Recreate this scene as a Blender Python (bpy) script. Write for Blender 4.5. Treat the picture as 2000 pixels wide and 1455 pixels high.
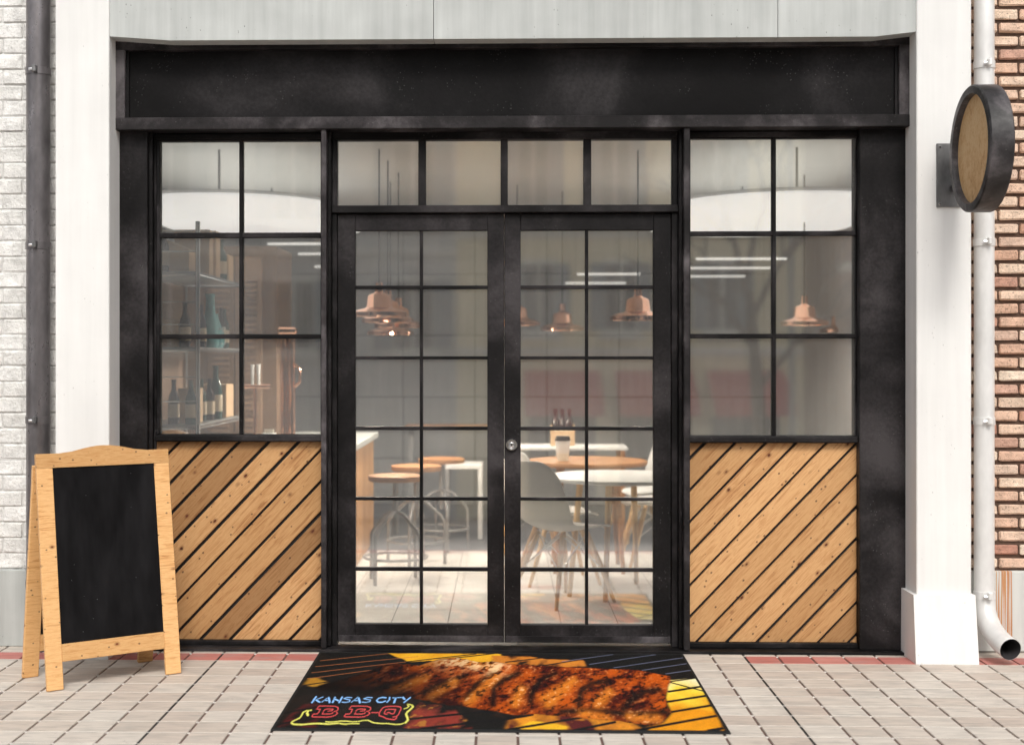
import bpy, bmesh, math, random
import numpy as np
from mathutils import Vector, Matrix
R = math.radians
random.seed(7)
sc = bpy.context.scene
for o in list(bpy.data.objects):
    bpy.data.objects.remove(o)
COL = sc.collection

# ------------------------------------------------------------------ camera
cd = bpy.data.cameras.new('camera')
cam = bpy.data.objects.new('camera', cd)
COL.objects.link(cam)
YAW = math.atan(0.0275)
cam.location = (0.0, -6.75, 1.4)
cam.rotation_euler = (R(90), 0, YAW)
cd.sensor_width = 36.0
cd.lens = 49.5
cd.shift_x = 0.0453
cd.shift_y = -0.01375
cd.clip_end = 2000
cd.dof.use_dof = True
cd.dof.focus_distance = 6.35
cd.dof.aperture_fstop = 1.8
sc.camera = cam

# ------------------------------------------------------------------ sky, sun, exposure
SUN_AZ, SUN_EL = 7.0, 46.0          # degrees to the right of the shopfront's normal, degrees up
sv = Vector((math.sin(R(SUN_AZ)) * math.cos(R(SUN_EL)), -math.cos(R(SUN_AZ)) * math.cos(R(SUN_EL)), math.sin(R(SUN_EL))))
w = bpy.data.worlds.new('World')
sc.world = w
w.use_nodes = True
nt = w.node_tree
nt.nodes.clear()
sky = nt.nodes.new('ShaderNodeTexSky')
sky.sky_type = 'NISHITA'
sky.sun_disc = False
sky.sun_elevation = R(SUN_EL)
sky.sun_rotation = math.atan2(sv.x, sv.y)
sky.air_density = 1.0
sky.dust_density = 4.0
hs = nt.nodes.new('ShaderNodeHueSaturation')
hs.inputs['Saturation'].default_value = 0.22      # hazy, almost white sky
bg = nt.nodes.new('ShaderNodeBackground')
bg.inputs['Strength'].default_value = 0.15
wo = nt.nodes.new('ShaderNodeOutputWorld')
nt.links.new(sky.outputs[0], hs.inputs['Color'])
nt.links.new(hs.outputs[0], bg.inputs['Color'])
nt.links.new(bg.outputs[0], wo.inputs['Surface'])
sl = bpy.data.lights.new('sun', 'SUN')
sl.energy = 1.45
sl.angle = R(14)
sl.color = (1.0, 0.955, 0.89)
so = bpy.data.objects.new('sun', sl)
so.rotation_euler = sv.to_track_quat('Z', 'Y').to_euler()
so.location = (6, -10, 9)
COL.objects.link(so)
sc.view_settings.view_transform = 'Standard'
sc.view_settings.look = 'None'
sc.view_settings.gamma = 1.0
sc.view_settings.use_curve_mapping = False
sc.view_settings.exposure = 0.12
sc.cycles.use_denoising = True
sc.cycles.max_bounces = 5
sc.cycles.diffuse_bounces = 3
sc.cycles.glossy_bounces = 3
sc.cycles.transparent_max_bounces = 8
sc.cycles.sample_clamp_indirect = 4.0
sc.cycles.use_adaptive_sampling = True
sc.cycles.adaptive_threshold = 0.035

# ------------------------------------------------------------------ mesh helpers
class MB:
    def __init__(s):
        s.v = []; s.f = []
    def add(s, vs, fs):
        b = len(s.v)
        s.v += [tuple(p) for p in vs]
        s.f += [tuple(i + b for i in f) for f in fs]
        return s
    def box(s, x0, x1, y0, y1, z0, z1, bev=0.0):
        X = (min(x0, x1), max(x0, x1)); Y = (min(y0, y1), max(y0, y1)); Z = (min(z0, z1), max(z0, z1))
        if bev <= 0:
            vs = [(X[i], Y[j], Z[k]) for k in (0, 1) for j in (0, 1) for i in (0, 1)]
            return s.add(vs, [(0, 2, 3, 1), (4, 5, 7, 6), (0, 1, 5, 4), (2, 6, 7, 3), (0, 4, 6, 2), (1, 3, 7, 5)])
        bev = min(bev, .45 * min(X[1] - X[0], Y[1] - Y[0], Z[1] - Z[0]))
        vs = []; idx = {}
        for k in (0, 1):
            for j in (0, 1):
                for i in (0, 1):
                    for a in range(3):
                        p = [X[i], Y[j], Z[k]]
                        for q, t in ((0, i), (1, j), (2, k)):
                            if q != a:
                                p[q] += bev if t == 0 else -bev
                        idx[(i, j, k, a)] = len(vs); vs.append(tuple(p))
        fs = []
        for a in range(3):
            for t in (0, 1):
                c = []
                for (m, n) in ((0, 0), (1, 0), (1, 1), (0, 1)):
                    ijk = [0, 0, 0]; ijk[a] = t; o1, o2 = [q for q in range(3) if q != a]; ijk[o1] = m; ijk[o2] = n
                    c.append(idx[(*ijk, a)])
                if (t == 0) != (a == 1): c.reverse()
                fs.append(tuple(c))
        for a in range(3):
            o1, o2 = [q for q in range(3) if q != a]
            for m in (0, 1):
                for n in (0, 1):
                    e = []
                    for t in (0, 1):
                        ijk = [0, 0, 0]; ijk[a] = t; ijk[o1] = m; ijk[o2] = n
                        e.append(tuple(ijk))
                    fs.append((idx[(*e[0], o1)], idx[(*e[1], o1)], idx[(*e[1], o2)], idx[(*e[0], o2)]))
        for k in (0, 1):
            for j in (0, 1):
                for i in (0, 1):
                    fs.append((idx[(i, j, k, 0)], idx[(i, j, k, 1)], idx[(i, j, k, 2)]))
        return s.add(vs, fs)
    def prism(s, poly, y0, y1, inset=0.0):
        """polygon in (x, z), extruded from y0 (front) to y1; inset chamfers the front edge"""
        n = len(poly)
        cx = sum(p[0] for p in poly) / n; cz = sum(p[1] for p in poly) / n
        vs = []
        if inset:
            ar = sum(poly[i][0] * poly[(i + 1) % n][1] - poly[(i + 1) % n][0] * poly[i][1] for i in range(n))
            sg = 1 if ar > 0 else -1
            fr = []
            for i, p in enumerate(poly):
                a = Vector(p) - Vector(poly[i - 1]); b = Vector(poly[(i + 1) % n]) - Vector(p)
                na = Vector((-a.y, a.x)).normalized() * sg; nb = Vector((-b.y, b.x)).normalized() * sg
                mt = (na + nb) / max(.35, 1 + na.dot(nb))
                fr.append((p[0] + mt.x * inset, p[1] + mt.y * inset))
            vs = [(x, y0, z) for x, z in fr] + [(x, y0 + inset, z) for x, z in poly] + [(x, y1, z) for x, z in poly]
            rings = 3
        else:
            vs = [(x, y0, z) for x, z in poly] + [(x, y1, z) for x, z in poly]
            rings = 2
        fs = [tuple(range(n)), tuple(reversed(range((rings - 1) * n, rings * n)))]
        for r in range(rings - 1):
            for i in range(n):
                j = (i + 1) % n
                fs.append((r * n + j, r * n + i, (r + 1) * n + i, (r + 1) * n + j))
        return s.add(vs, fs)
    def tube(s, pts, r, n=10, cap=True):
        pts = [Vector(p) for p in pts]
        rs = r if isinstance(r, (list, tuple)) else [r] * len(pts)
        t0 = (pts[1] - pts[0]).normalized()
        u = t0.orthogonal().normalized()
        vs = []
        for i, p in enumerate(pts):
            if i == 0: t = t0
            elif i == len(pts) - 1: t = (pts[i] - pts[i - 1]).normalized()
            else: t = ((pts[i + 1] - pts[i]).normalized() + (pts[i] - pts[i - 1]).normalized()).normalized()
            u = (u - t * u.dot(t)).normalized(); v = t.cross(u)
            for k in range(n):
                a = 2 * math.pi * k / n
                vs.append(p + (u * math.cos(a) + v * math.sin(a)) * rs[i])
        fs = []
        for i in range(len(pts) - 1):
            for k in range(n):
                k2 = (k + 1) % n
                fs.append((i * n + k, i * n + k2, (i + 1) * n + k2, (i + 1) * n + k))
        if cap:
            fs.append(tuple(reversed(range(n)))); fs.append(tuple(range((len(pts) - 1) * n, len(pts) * n)))
        return s.add(vs, fs)
    def lathe(s, prof, c=(0, 0, 0), n=24, axis='z'):
        vs = []
        for r, h in prof:
            for k in range(n):
                a = 2 * math.pi * k / n
                p = (r * math.cos(a), r * math.sin(a), h)
                if axis == 'x': p = (h, p[0], p[1])
                if axis == 'y': p = (p[0], h, p[1])
                vs.append((p[0] + c[0], p[1] + c[1], p[2] + c[2]))
        fs = []
        for i in range(len(prof) - 1):
            for k in range(n):
                k2 = (k + 1) % n
                fs.append((i * n + k, i * n + k2, (i + 1) * n + k2, (i + 1) * n + k))
        if prof[0][0] > 1e-5: fs.append(tuple(reversed(range(n))))
        if prof[-1][0] > 1e-5: fs.append(tuple(range((len(prof) - 1) * n, len(prof) * n)))
        return s.add(vs, fs)
    def mesh(s, name, centre=True, smooth=False):
        c = Vector((0, 0, 0))
        if centre and s.v:
            lo = [min(p[i] for p in s.v) for i in range(3)]; hi = [max(p[i] for p in s.v) for i in range(3)]
            c = Vector([(a + b) / 2 for a, b in zip(lo, hi)])
        me = bpy.data.meshes.new(name)
        me.from_pydata([(p[0] - c.x, p[1] - c.y, p[2] - c.z) for p in s.v], [], s.f)
        bm = bmesh.new(); bm.from_mesh(me); bmesh.ops.recalc_face_normals(bm, faces=bm.faces); bm.to_mesh(me); bm.free()
        if smooth:
            me.shade_smooth(); me.set_sharp_from_angle(angle=R(40))
        return me, c

WL = {}
def W(o):
    return WL.get(o.name, Vector((0, 0, 0)))
def link(name, me, mat, loc, parent=None, rot=None):
    o = bpy.data.objects.new(name, me)
    COL.objects.link(o)
    if mat is not None and me is not None and not me.materials:
        me.materials.append(mat)
    loc = Vector(loc)
    WL[o.name] = loc
    if parent is not None:
        o.parent = parent
        o.location = loc - W(parent)
    else:
        o.location = loc
    if rot: o.rotation_euler = rot
    return o
def build(name, mb, mat, parent=None, smooth=False):
    me, c = mb.mesh(name, True, smooth)
    return link(name, me, mat, c, parent)
def tag(o, label=None, cat=None, group=None, kind=None):
    if label: o['label'] = label
    if cat: o['category'] = cat
    if group: o['group'] = group
    if kind: o['kind'] = kind
    return o
def thing(name, label, cat, loc=(0, 0, 0), group=None, local=False):
    o = bpy.data.objects.new(name, None)
    o.empty_display_size = .1
    COL.objects.link(o)
    o.location = (0, 0, 0) if local else loc
    WL[o.name] = Vector((0, 0, 0)) if local else Vector(loc)
    return tag(o, label, cat, group)
def copy_tree(o, parent=None):
    c = o.copy(); COL.objects.link(c)
    WL[c.name] = W(o)
    if parent is not None: c.parent = parent
    for ch in list(o.children): copy_tree(ch, c)
    return c

# ------------------------------------------------------------------ material helpers
class NG:
    def __init__(s, name):
        s.m = bpy.data.materials.new(name); s.m.use_nodes = True
        s.t = s.m.node_tree; s.t.nodes.clear()
        s.out = s.t.nodes.new('ShaderNodeOutputMaterial')
        s.p = s.t.nodes.new('ShaderNodeBsdfPrincipled')
        s.t.links.new(s.p.outputs[0], s.out.inputs['Surface'])
    def set(s, node, key, val):
        if val is None: return
        if isinstance(val, bpy.types.NodeSocket): s.t.links.new(val, node.inputs[key])
        else: node.inputs[key].default_value = val
    def n(s, typ, props=None, **ins):
        nd = s.t.nodes.new('ShaderNode' + typ)
        for k, v in (props or {}).items(): setattr(nd, k, v)
        for k, v in ins.items():
            s.set(nd, int(k[1:]) if k[0] == '_' and k[1:].isdigit() else k.replace('_', ' '), v)
        return nd
    def coord(s, kind='Object', scale=(1, 1, 1), rand=0.0):
        tc = s.n('TexCoord').outputs[kind]
        if rand:
            oi = s.n('ObjectInfo').outputs['Random']
            mul = s.n('Math', {'operation': 'MULTIPLY'}, _0=oi, _1=rand).outputs[0]
            cx = s.n('CombineXYZ', X=mul, Y=mul, Z=mul).outputs[0]
            tc = s.n('VectorMath', {'operation': 'ADD'}, _0=tc, _1=cx).outputs[0]
        return s.n('Mapping', Vector=tc, Scale=scale).outputs[0]
    def noise(s, vec, scale, detail=4, rough=.55, dist=0.0):
        return s.n('TexNoise', None, Vector=vec, Scale=scale, Detail=min(detail, 3.5), Roughness=rough, Distortion=dist).outputs['Fac']
    def vor(s, vec, scale, feature='F1'):
        return s.n('TexVoronoi', {'feature': feature}, Vector=vec, Scale=scale).outputs['Distance']
    def ramp(s, fac, stops, interp='LINEAR'):
        nd = s.n('ValToRGB', None, Fac=fac); e = nd.color_ramp.elements
        nd.color_ramp.interpolation = interp
        while len(e) > len(stops): e.remove(e[-1])
        while len(e) < len(stops): e.new(0.5)
        for i, (p, c) in enumerate(stops):
            e[i].position = p
            e[i].color = (c, c, c, 1) if not isinstance(c, (tuple, list)) else (*c, 1)
        return nd.outputs['Color']
    def mix(s, fac, a, b, mode='MIX'):
        nd = s.t.nodes.new('ShaderNodeMix'); nd.data_type = 'RGBA'; nd.blend_type = mode
        s.set(nd, 0, fac)
        for i, v in ((6, a), (7, b)):
            if isinstance(v, (tuple, list)) and len(v) == 3: v = (*v, 1)
            s.set(nd, i, v)
        return nd.outputs[2]
    def math(s, op, a, b=0.0):
        return s.n('Math', {'operation': op}, _0=a, _1=b).outputs[0]
    def bump(s, h, strength=.3, dist=.01):
        return s.n('Bump', None, Height=h, Strength=strength, Distance=dist).outputs[0]
    def done(s, col=None, rough=None, metal=None, normal=None, spec=None):
        if isinstance(col, (tuple, list)) and len(col) == 3: col = (*col, 1)
        s.set(s.p, 'Base Color', col); s.set(s.p, 'Roughness', rough); s.set(s.p, 'Metallic', metal)
        s.set(s.p, 'Normal', normal); s.set(s.p, 'Specular IOR Level', spec)
        return s.m

def m_plain(name, col, rough=.6, metal=0.0, var=.12, scale=6.0, bump=.05):
    g = NG(name); v = g.coord()
    n = g.noise(v, scale, 5)
    c = g.mix(1.0, col, g.ramp(n, [(.25, 1 - var), (.75, 1 + var)]), 'MULTIPLY')
    return g.done(c, rough, metal, g.bump(g.noise(v, scale * 12, 2), bump, .004) if bump > .1 else None)

def m_black(name, lo=.004, hi=.044, rough=.5, scale=1.7, spec=.16, speck=.28):
    g = NG(name); v = g.coord('Object', rand=31.0)
    cl = g.noise(v, scale, 5, .62, .5)
    fine = g.noise(v, 55, 2, .7)
    mix = g.math('ADD', g.math('MULTIPLY', cl, .86), g.math('MULTIPLY', fine, .14))
    c = g.ramp(mix, [(.39, (lo, lo * .90, lo * .93)), (.48, (hi * .26, hi * .232, hi * .242)), (.55, (hi * .60, hi * .535, hi * .56)), (.66, (hi * 1.45, hi * 1.32, hi * 1.37))])
    sp = g.vor(v, 62)
    spm = g.math('MULTIPLY', g.ramp(sp, [(.12, 1), (.20, 0)]), g.ramp(g.noise(v, 7, 2), [(.54, 0), (.64, 1)]))
    c = g.mix(g.math('MULTIPLY', spm, speck), c, (.20, .195, .19))
    rg = g.ramp(mix, [(.3, rough + .15), (.7, rough - .14)])
    return g.done(c, rg, 0.0, g.bump(fine, .25, .003), spec)

def m_wood(name, cols, along=(1.6, 20, 20), knots=True, rand=40.0, rough=.55, knotscale=5.0, dark=1.0):
    g = NG(name); v = g.coord('Object', along, rand); v0 = g.coord('Object', (1, 1, 1), rand)
    warp = g.noise(g.coord('Object', (along[0] * .8, along[1] * .22, along[2] * .22), rand), 1.0, 3)
    rings = g.noise(v, 3.4, 6, .68, .9)
    fine = g.noise(g.coord('Object', (along[0] * 2, along[1] * 6, along[2] * 6), rand), 2.0, 3, .6)
    t = g.math('ADD', g.math('MULTIPLY', rings, .62), g.math('ADD', g.math('MULTIPLY', warp, .28), g.math('MULTIPLY', fine, .26)))
    c = g.ramp(t, [(.38, cols[0]), (.50, cols[1]), (.60, cols[2]), (.68, cols[1]), (.78, cols[2])])
    oi = g.n('ObjectInfo').outputs['Random']
    c = g.mix(1.0, c, g.ramp(oi, [(0, (.60, .56, .52)), (.3, (.92, .90, .86)), (.65, (1.04, 1.04, 1.04)), (1, (1.22, 1.24, 1.28))]), 'MULTIPLY')
    if knots:
        kv = g.coord('Object', (.6, 1, 1), rand * 1.7)
        kd = g.vor(kv, knotscale * 2.7)
        wob = g.math('ADD', kd, g.math('MULTIPLY', g.noise(v0, 40, 2), .06))
        km = g.ramp(wob, [(.08, 1), (.115, .45), (.20, 0)])
        c = g.mix(km, c, (cols[0][0] * .42, cols[0][1] * .22, cols[0][2] * .16))
        k2 = g.ramp(g.vor(g.coord('Object', (.8, 1, 1), rand * .7), knotscale * 5), [(.09, 1), (.14, 0)])
        c = g.mix(g.math('MULTIPLY', k2, .75), c, (.05, .02, .012))
    return g.done(c, rough, 0.0, g.bump(t, .35, .003), .35)

M = {}
M['black'] = m_black('black_painted_metal', .004, .038)
M['black_face'] = m_black('black_fascia_paint', .003, .022, .62, 1.3)
M['black_trim'] = m_black('black_trim_paint', .004, .028, .48, 2.6)
M['black_rail'] = m_black('worn_black_paint', .010, .085, .45, 2.4)
M['drum'] = m_black('worn_black_drum', .006, .11, .42, 4.0, .45, .8)
M['black_edge'] = m_plain('grey_worn_edge', (.045, .043, .046), .45, 0, .3, 9)

def mk_plaster(name, base, pits=.5, streak=.06, tint=(1, 1, 1)):
    g = NG(name); v = g.coord('Object', (1, 1, 1), 11.0)
    st = g.noise(g.coord('Object', (14, 14, .7), 11.0), 1.6, 5, .6)
    cl = g.noise(v, 2.2, 6, .6)
    c = g.mix(1.0, base, g.ramp(st, [(.3, 1 - streak), (.7, 1 + streak * .4)]), 'MULTIPLY')
    c = g.mix(1.0, c, g.ramp(cl, [(.3, 1 - streak * 1.3), (.65, 1.0)]), 'MULTIPLY')
    pv = g.vor(g.coord('Object', (1, 1, .55), 3.0), 42)
    pm = g.math('MULTIPLY', g.ramp(pv, [(.07, 1), (.12, 0)]), g.ramp(g.noise(v, 4.5, 3), [(.5, 0), (.62, 1)]))
    c = g.mix(g.math('MULTIPLY', pm, pits), c, (base[0] * .25, base[1] * .25, base[2] * .25))
    h = g.math('SUBTRACT', g.math('MULTIPLY', g.noise(v, 35, 4), .35), pm)
    return g.done(c, .8, 0.0, g.bump(h, .3, .004), .25)
M['plaster'] = mk_plaster('white_plaster', (.80, .795, .775), .45, .05)
M['concrete'] = mk_plaster('pale_concrete', (.53, .55, .535), .75, .13)
M['plinth'] = mk_plaster('grey_plinth_concrete', (.50, .52, .50), .5, .16)

def mk_rust_plinth():
    g = NG('rust_streaked_plinth'); v = g.coord('Object', (1, 1, 1))
    sx = g.n('SeparateXYZ', Vector=g.n('TexCoord').outputs['Object'])
    st = g.noise(g.coord('Object', (14, 14, .7)), 1.6, 5, .6)
    c = g.mix(1.0, (.60, .605, .575), g.ramp(st, [(.3, .88), (.7, 1.04)]), 'MULTIPLY')
    stripe = g.noise(g.coord('Object', (170, 0, 2.0)), 1.0, 1, .5)
    wnd = g.math('MULTIPLY', g.ramp(g.math('ADD', g.math('MULTIPLY', sx.outputs['X'], 1.0), .5), [(.0, 0), (1, 1)]), 1.0)
    x = sx.outputs['X']
    inside = g.math('MULTIPLY', g.math('GREATER_THAN', x, -.987), g.math('LESS_THAN', x, -.910))
    m = g.math('MULTIPLY', g.ramp(stripe, [(.44, 0), (.52, 1)]), inside)
    rc = g.ramp(g.noise(g.coord('Object', (300, 0, 1)), 1.0, 0), [(.35, (.50, .12, .03)), (.55, (.50, .24, .05)), (.7, (.30, .07, .02))])
    c = g.mix(g.math('MULTIPLY', m, .85), c, rc)
    return g.done(c, .8, 0.0, g.bump(g.noise(v, 35, 4), .15, .004), .25)
M['rust'] = mk_rust_plinth()

def mk_brick(name, stops, rough=.9, speck=.5, dark=(.08, .06, .05), bs=.9):
    g = NG(name); v = g.coord('Object', (1, 1, 1), 23.0)
    oi = g.n('ObjectInfo').outputs['Random']
    c = g.ramp(oi, stops)
    n = g.noise(v, 45, 5, .7); n2 = g.noise(v, 14, 4, .6)
    c = g.mix(1.0, c, g.ramp(n2, [(.3, .78), (.68, 1.12)]), 'MULTIPLY')
    pit = g.ramp(g.noise(v, 95, 3, .7, 1.2), [(.36, 1), (.45, 0)])
    c = g.mix(g.math('MULTIPLY', pit, speck), c, dark)
    h = g.math('ADD', g.math('MULTIPLY', n, .8), g.math('MULTIPLY', n2, .8))
    return g.done(c, rough, 0.0, g.bump(h, bs, .012), .2)
M['brick'] = mk_brick('tan_red_brick', [(0, (.58, .33, .23)), (.25, (.80, .62, .48)), (.5, (.68, .43, .31)), (.75, (.84, .70, .56)), (1, (.50, .26, .19))], .9, .62)
M['wbrick'] = mk_brick('white_painted_brick', [(0, (.76, .75, .72)), (1, (.82, .81, .785))], .85, .34, (.22, .21, .19), 1.0)
M['mortar'] = m_plain('brown_mortar', (.10, .060, .042), .95, 0, .3, 30, .5)
M['wmortar'] = m_plain('grey_painted_joint', (.64, .63, .61), .95, 0, .25, 30, .5)

PINE = ((.23, .088, .028), (.44, .225, .088), (.56, .325, .145))
M['pine'] = m_wood('knotty_pine_board', PINE)
M['ply'] = m_wood('varnished_pine_frame', ((.36, .145, .045), (.58, .30, .11), (.70, .42, .185)), (2.6, 9, 34), True, 40, .45, 6.0)
M['signwood'] = m_wood('aged_wood_face', ((.56, .30, .13), (.78, .50, .25), (.86, .62, .35)), (9, 9, 6), False, 3, .6)
M['table_wood'] = m_wood('brown_table_wood', ((.16, .06, .02), (.34, .15, .055), (.44, .22, .09)), (2, 14, 14), False)
M['leg_wood'] = m_wood('light_beech_leg', ((.50, .28, .12), (.66, .41, .19), (.72, .48, .25)), (14, 14, 1.5), False)
M['cab_wood'] = m_wood('dull_brown_wood', ((.13, .075, .042), (.20, .12, .07), (.26, .16, .095)), (14, 14, 1.5), False)

def mk_tile(name, stops):
    g = NG(name)
    oi = g.n('ObjectInfo').outputs['Random']
    v = g.coord('Object', (1, 1, 1), 57.0)
    c = g.ramp(oi, stops)
    st = g.noise(g.coord('Object', (5, 34, 5), 57.0), 1.5, 6, .65, .4)
    c = g.mix(1.0, c, g.ramp(st, [(.25, .68), (.5, .97), (.72, 1.08)]), 'MULTIPLY')
    big = g.noise(g.coord('Object', (3, 6, 3), 91.0), 2.2, 4)
    c = g.mix(g.ramp(big, [(.50, 0), (.74, .45)]), c, (.34, .325, .30))
    sp = g.vor(g.coord('Object', (.35, 1, 1), 13.0), 50)
    spm = g.math('MULTIPLY', g.ramp(sp, [(.09, 1), (.14, 0)]), g.ramp(g.noise(v, 12, 2), [(.55, 0), (.65, 1)]))
    c = g.mix(g.math('MULTIPLY', spm, .7), c, (.10, .085, .075))
    return g.done(c, .62, 0.0, g.bump(st, .2, .003), .3)
M['tile'] = mk_tile('pale_deck_tile', [(0, (.53, .45, .385)), (.35, (.60, .53, .46)), (.7, (.62, .57, .505)), (1, (.56, .485, .415))])
M['redtile'] = mk_tile('red_deck_tile', [(0, (.45, .15, .13)), (1, (.57, .23, .195))])
M['groove'] = m_plain('brown_joint_bed', (.15, .092, .074), .9, 0, .3, 20)
M['grout'] = m_plain('pale_grout', (.74, .70, .65), .9, 0, .1, 20)
M['joint'] = m_plain('black_joint_filler', (.010, .010, .011), .7)
M['asphalt'] = m_plain('pale_bounce_road', (.42, .41, .39), .9, 0, .3, 14, .4)  # road coloured paler than it is, to bounce sunlight onto the houses
M['ground'] = m_plain('street_ground', (.16, .155, .145), .9, 0, .2, .3)

def mk_galv(name, base, rough, metal, blot=.25):
    g = NG(name); v = g.coord('Object', (1, 1, .45), 5.0)
    n = g.noise(v, 9, 6, .65); f = g.noise(v, 80, 3, .7)
    c = g.mix(1.0, base, g.ramp(n, [(.3, 1 - blot), (.7, 1 + blot * .6)]), 'MULTIPLY')
    r = g.ramp(g.math('ADD', g.math('MULTIPLY', n, .6), g.math('MULTIPLY', f, .4)), [(.3, rough + .12), (.7, rough - .12)])
    return g.done(c, r, metal, g.bump(f, .15, .003), .5)
M['galv'] = mk_galv('galvanised_pipe', (.80, .795, .78), .40, .25, .14)
M['darkpipe'] = mk_galv('dark_zinc_pipe', (.22, .205, .21), .33, .7, .45)
M['plate'] = mk_galv('brushed_bracket_steel', (.26, .26, .26), .4, .8, .6)
M['steel'] = m_plain('polished_steel', (.72, .72, .72), .18, 1.0, .05)
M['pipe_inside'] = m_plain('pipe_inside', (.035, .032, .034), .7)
M['copper'] = mk_galv('polished_copper', (.84, .47, .32), .11, 1.0, .12)
M['chalk'] = None
def mk_chalk():
    g = NG('chalkboard'); v = g.coord('Object', (1, 1, 1))
    sm = g.noise(g.coord('Object', (6, 6, 1.4)), 1.6, 6, .65)
    c = g.ramp(sm, [(.35, (.003, .0028, .0031)), (.75, (.013, .0125, .0135))])
    d = g.ramp(g.vor(v, 33), [(.035, 1), (.06, 0)])
    d = g.math('MULTIPLY', d, g.ramp(g.noise(v, 3.1, 2), [(.5, 0), (.6, 1)]))
    c = g.mix(g.math('MULTIPLY', d, .45), c, (.45, .45, .45))
    return g.done(c, .75, 0, None, .12)
M['chalk'] = mk_chalk()

def mk_glass():
    g = NG('shop_glass'); t = g.t
    t.nodes.remove(g.p)
    tr = g.n('BsdfTransparent'); tr.inputs[0].default_value = (.97, .975, .97, 1)
    gl = g.n('BsdfGlossy'); gl.inputs['Roughness'].default_value = .035
    gl.inputs['Color'].default_value = (1, 1, 1, 1)
    fr = g.n('Fresnel'); fr.inputs['IOR'].default_value = 2.9
    mx = g.n('MixShader'); t.links.new(fr.outputs[0], mx.inputs[0]); t.links.new(tr.outputs[0], mx.inputs[1]); t.links.new(gl.outputs[0], mx.inputs[2])
    # thin dusty film, mixed in to give the pane its milky haze
    df = g.n('BsdfDiffuse'); df.inputs['Color'].default_value = (.75, .74, .71, 1)
    v = g.coord('Object', (1, 1, 1), 9.0)
    dm = g.ramp(g.noise(v, 2.0, 4), [(.3, .04), (.75, .08)])
    m2 = g.n('MixShader'); t.links.new(dm, m2.inputs[0]); t.links.new(mx.outputs[0], m2.inputs[1]); t.links.new(df.outputs[0], m2.inputs[2])
    t.links.new(m2.outputs[0], g.out.inputs['Surface'])
    return g.m
M['glass'] = mk_glass()
def m_emit(name, col, strength):
    g = NG(name); g.set(g.p, 'Emission Color', (*col, 1)); g.set(g.p, 'Emission Strength', strength)
    return g.done(col, .5)
M['strip'] = m_emit('strip_light', (1, .97, .92), 1.0)
M['bulb'] = m_emit('warm_bulb', (1, .90, .76), 1000.0)
M['white_shell'] = m_plain('white_plastic', (.82, .82, .81), .35, 0, .02)
M['ceil'] = m_plain('white_ceiling', (.78, .77, .74), .8, 0, .04, 2)
M['raft'] = m_plain('white_ceiling_raft', (.80, .79, .77), .7, 0, .02, 2)
M['diffuser'] = m_emit('luminous_raft_diffuser', (1.0, .985, .955), .95)
M['added_glow'] = m_emit('added_ceiling_glow', (1.0, .98, .93), .75)  # glow added on the raft tops to brighten the ceiling
M['iwall'] = mk_plaster('grey_interior_concrete', (.47, .472, .475), .4, .12)
M['ifloor'] = m_plain('pale_reflection_tile', (.74, .72, .68), .45, 0, .08, 7)  # pale tone stands in for the sunlit pavement reflected in the glass
M['dfloor'] = m_plain('dark_grey_floor', (.13, .13, .135), .5, 0, .15, 4)
M['grey_metal'] = m_plain('grey_powder_coat', (.28, .28, .28), .45, .3)
M['kraft'] = m_plain('kraft_paper', (.66, .46, .28), .85, 0, .12, 12)
M['bottle'] = m_plain('dark_bottle_glass', (.028, .012, .012), .12, 0, .1)
M['bottle_green'] = m_plain('green_bottle_glass', (.012, .06, .05), .12, 0, .1)
M['teal'] = m_plain('teal_glass', (.20, .56, .60), .15, 0, .1)
M['label'] = m_plain('cream_label', (.70, .58, .42), .7)
M['cream'] = m_plain('cream_paper', (.80, .74, .62), .6)
M['stone_top'] = m_plain('pale_counter_top', (.55, .58, .57), .3)

# ================================================================== THE SETTING
g_ = MB(); g_.add([(-300, -300, -2.2), (300, -300, -2.2), (300, 300, -2.2), (-300, 300, -2.2)], [(0, 1, 2, 3)])
tag(build('ground', g_, M['ground']), kind='structure')
# the street falls away from the shop
rd = MB(); rd.add([(-60, -3.56, -.13), (60, -3.56, -.13), (60, -19.5, -1.95), (-60, -19.5, -1.95), (60, -21.6, -1.95), (-60, -21.6, -1.95)], [(0, 3, 2, 1), (3, 5, 4, 2)])
tag(build('road', rd, M['asphalt']), kind='structure')
kb = MB(); kb.box(-30, 30, -3.56, -3.40, -.6, -.004, .012)
tag(build('kerb', kb, M['plinth']), kind='structure')
pv = MB(); pv.box(-30, 30, -3.40, .5, -.5, -.0062)
pavement = tag(build('pavement', pv, M['groove']), kind='structure')
PX, PY = .154, .157
JX, JY = 1.128, -.090          # a black joint, the back edge of the first row
tm, tc_ = MB().box(-.0718, .0718, -.0764, .0764, -.014, 0, .0018).mesh('tile'); tm.materials.append(M['tile'])
rm = tm.copy(); rm.materials.clear(); rm.materials.append(M['redtile'])
cells = []
for r in range(-1, 21):
    yc = JY - PY * (r + .5)
    for k in range(-38, 24):
        xc = JX + PX * (k + .5)
        red = False
        if r == 0: red = (xc < -.83) or (xc > JX)
        if r == 10: red = -.11 < xc < .40
        if r == 20: red = True
        vis = abs(xc) < .382 * (6.75 + yc) + .03 and 0 <= r <= 10
        cells.append((xc, yc, red, vis))
near = sorted([c for c in cells if c[3] and not (-.86 < c[0] < .82 and -1.44 < c[1] < -.16)], key=lambda c: c[1])[:300]
nearset = set((c[0], c[1]) for c in near)
for xc, yc, red, vis in near:
    t = link('tile', rm if red else tm, None, (xc, yc, tc_.z), pavement)
rest = MB(); restr = MB()
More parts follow.
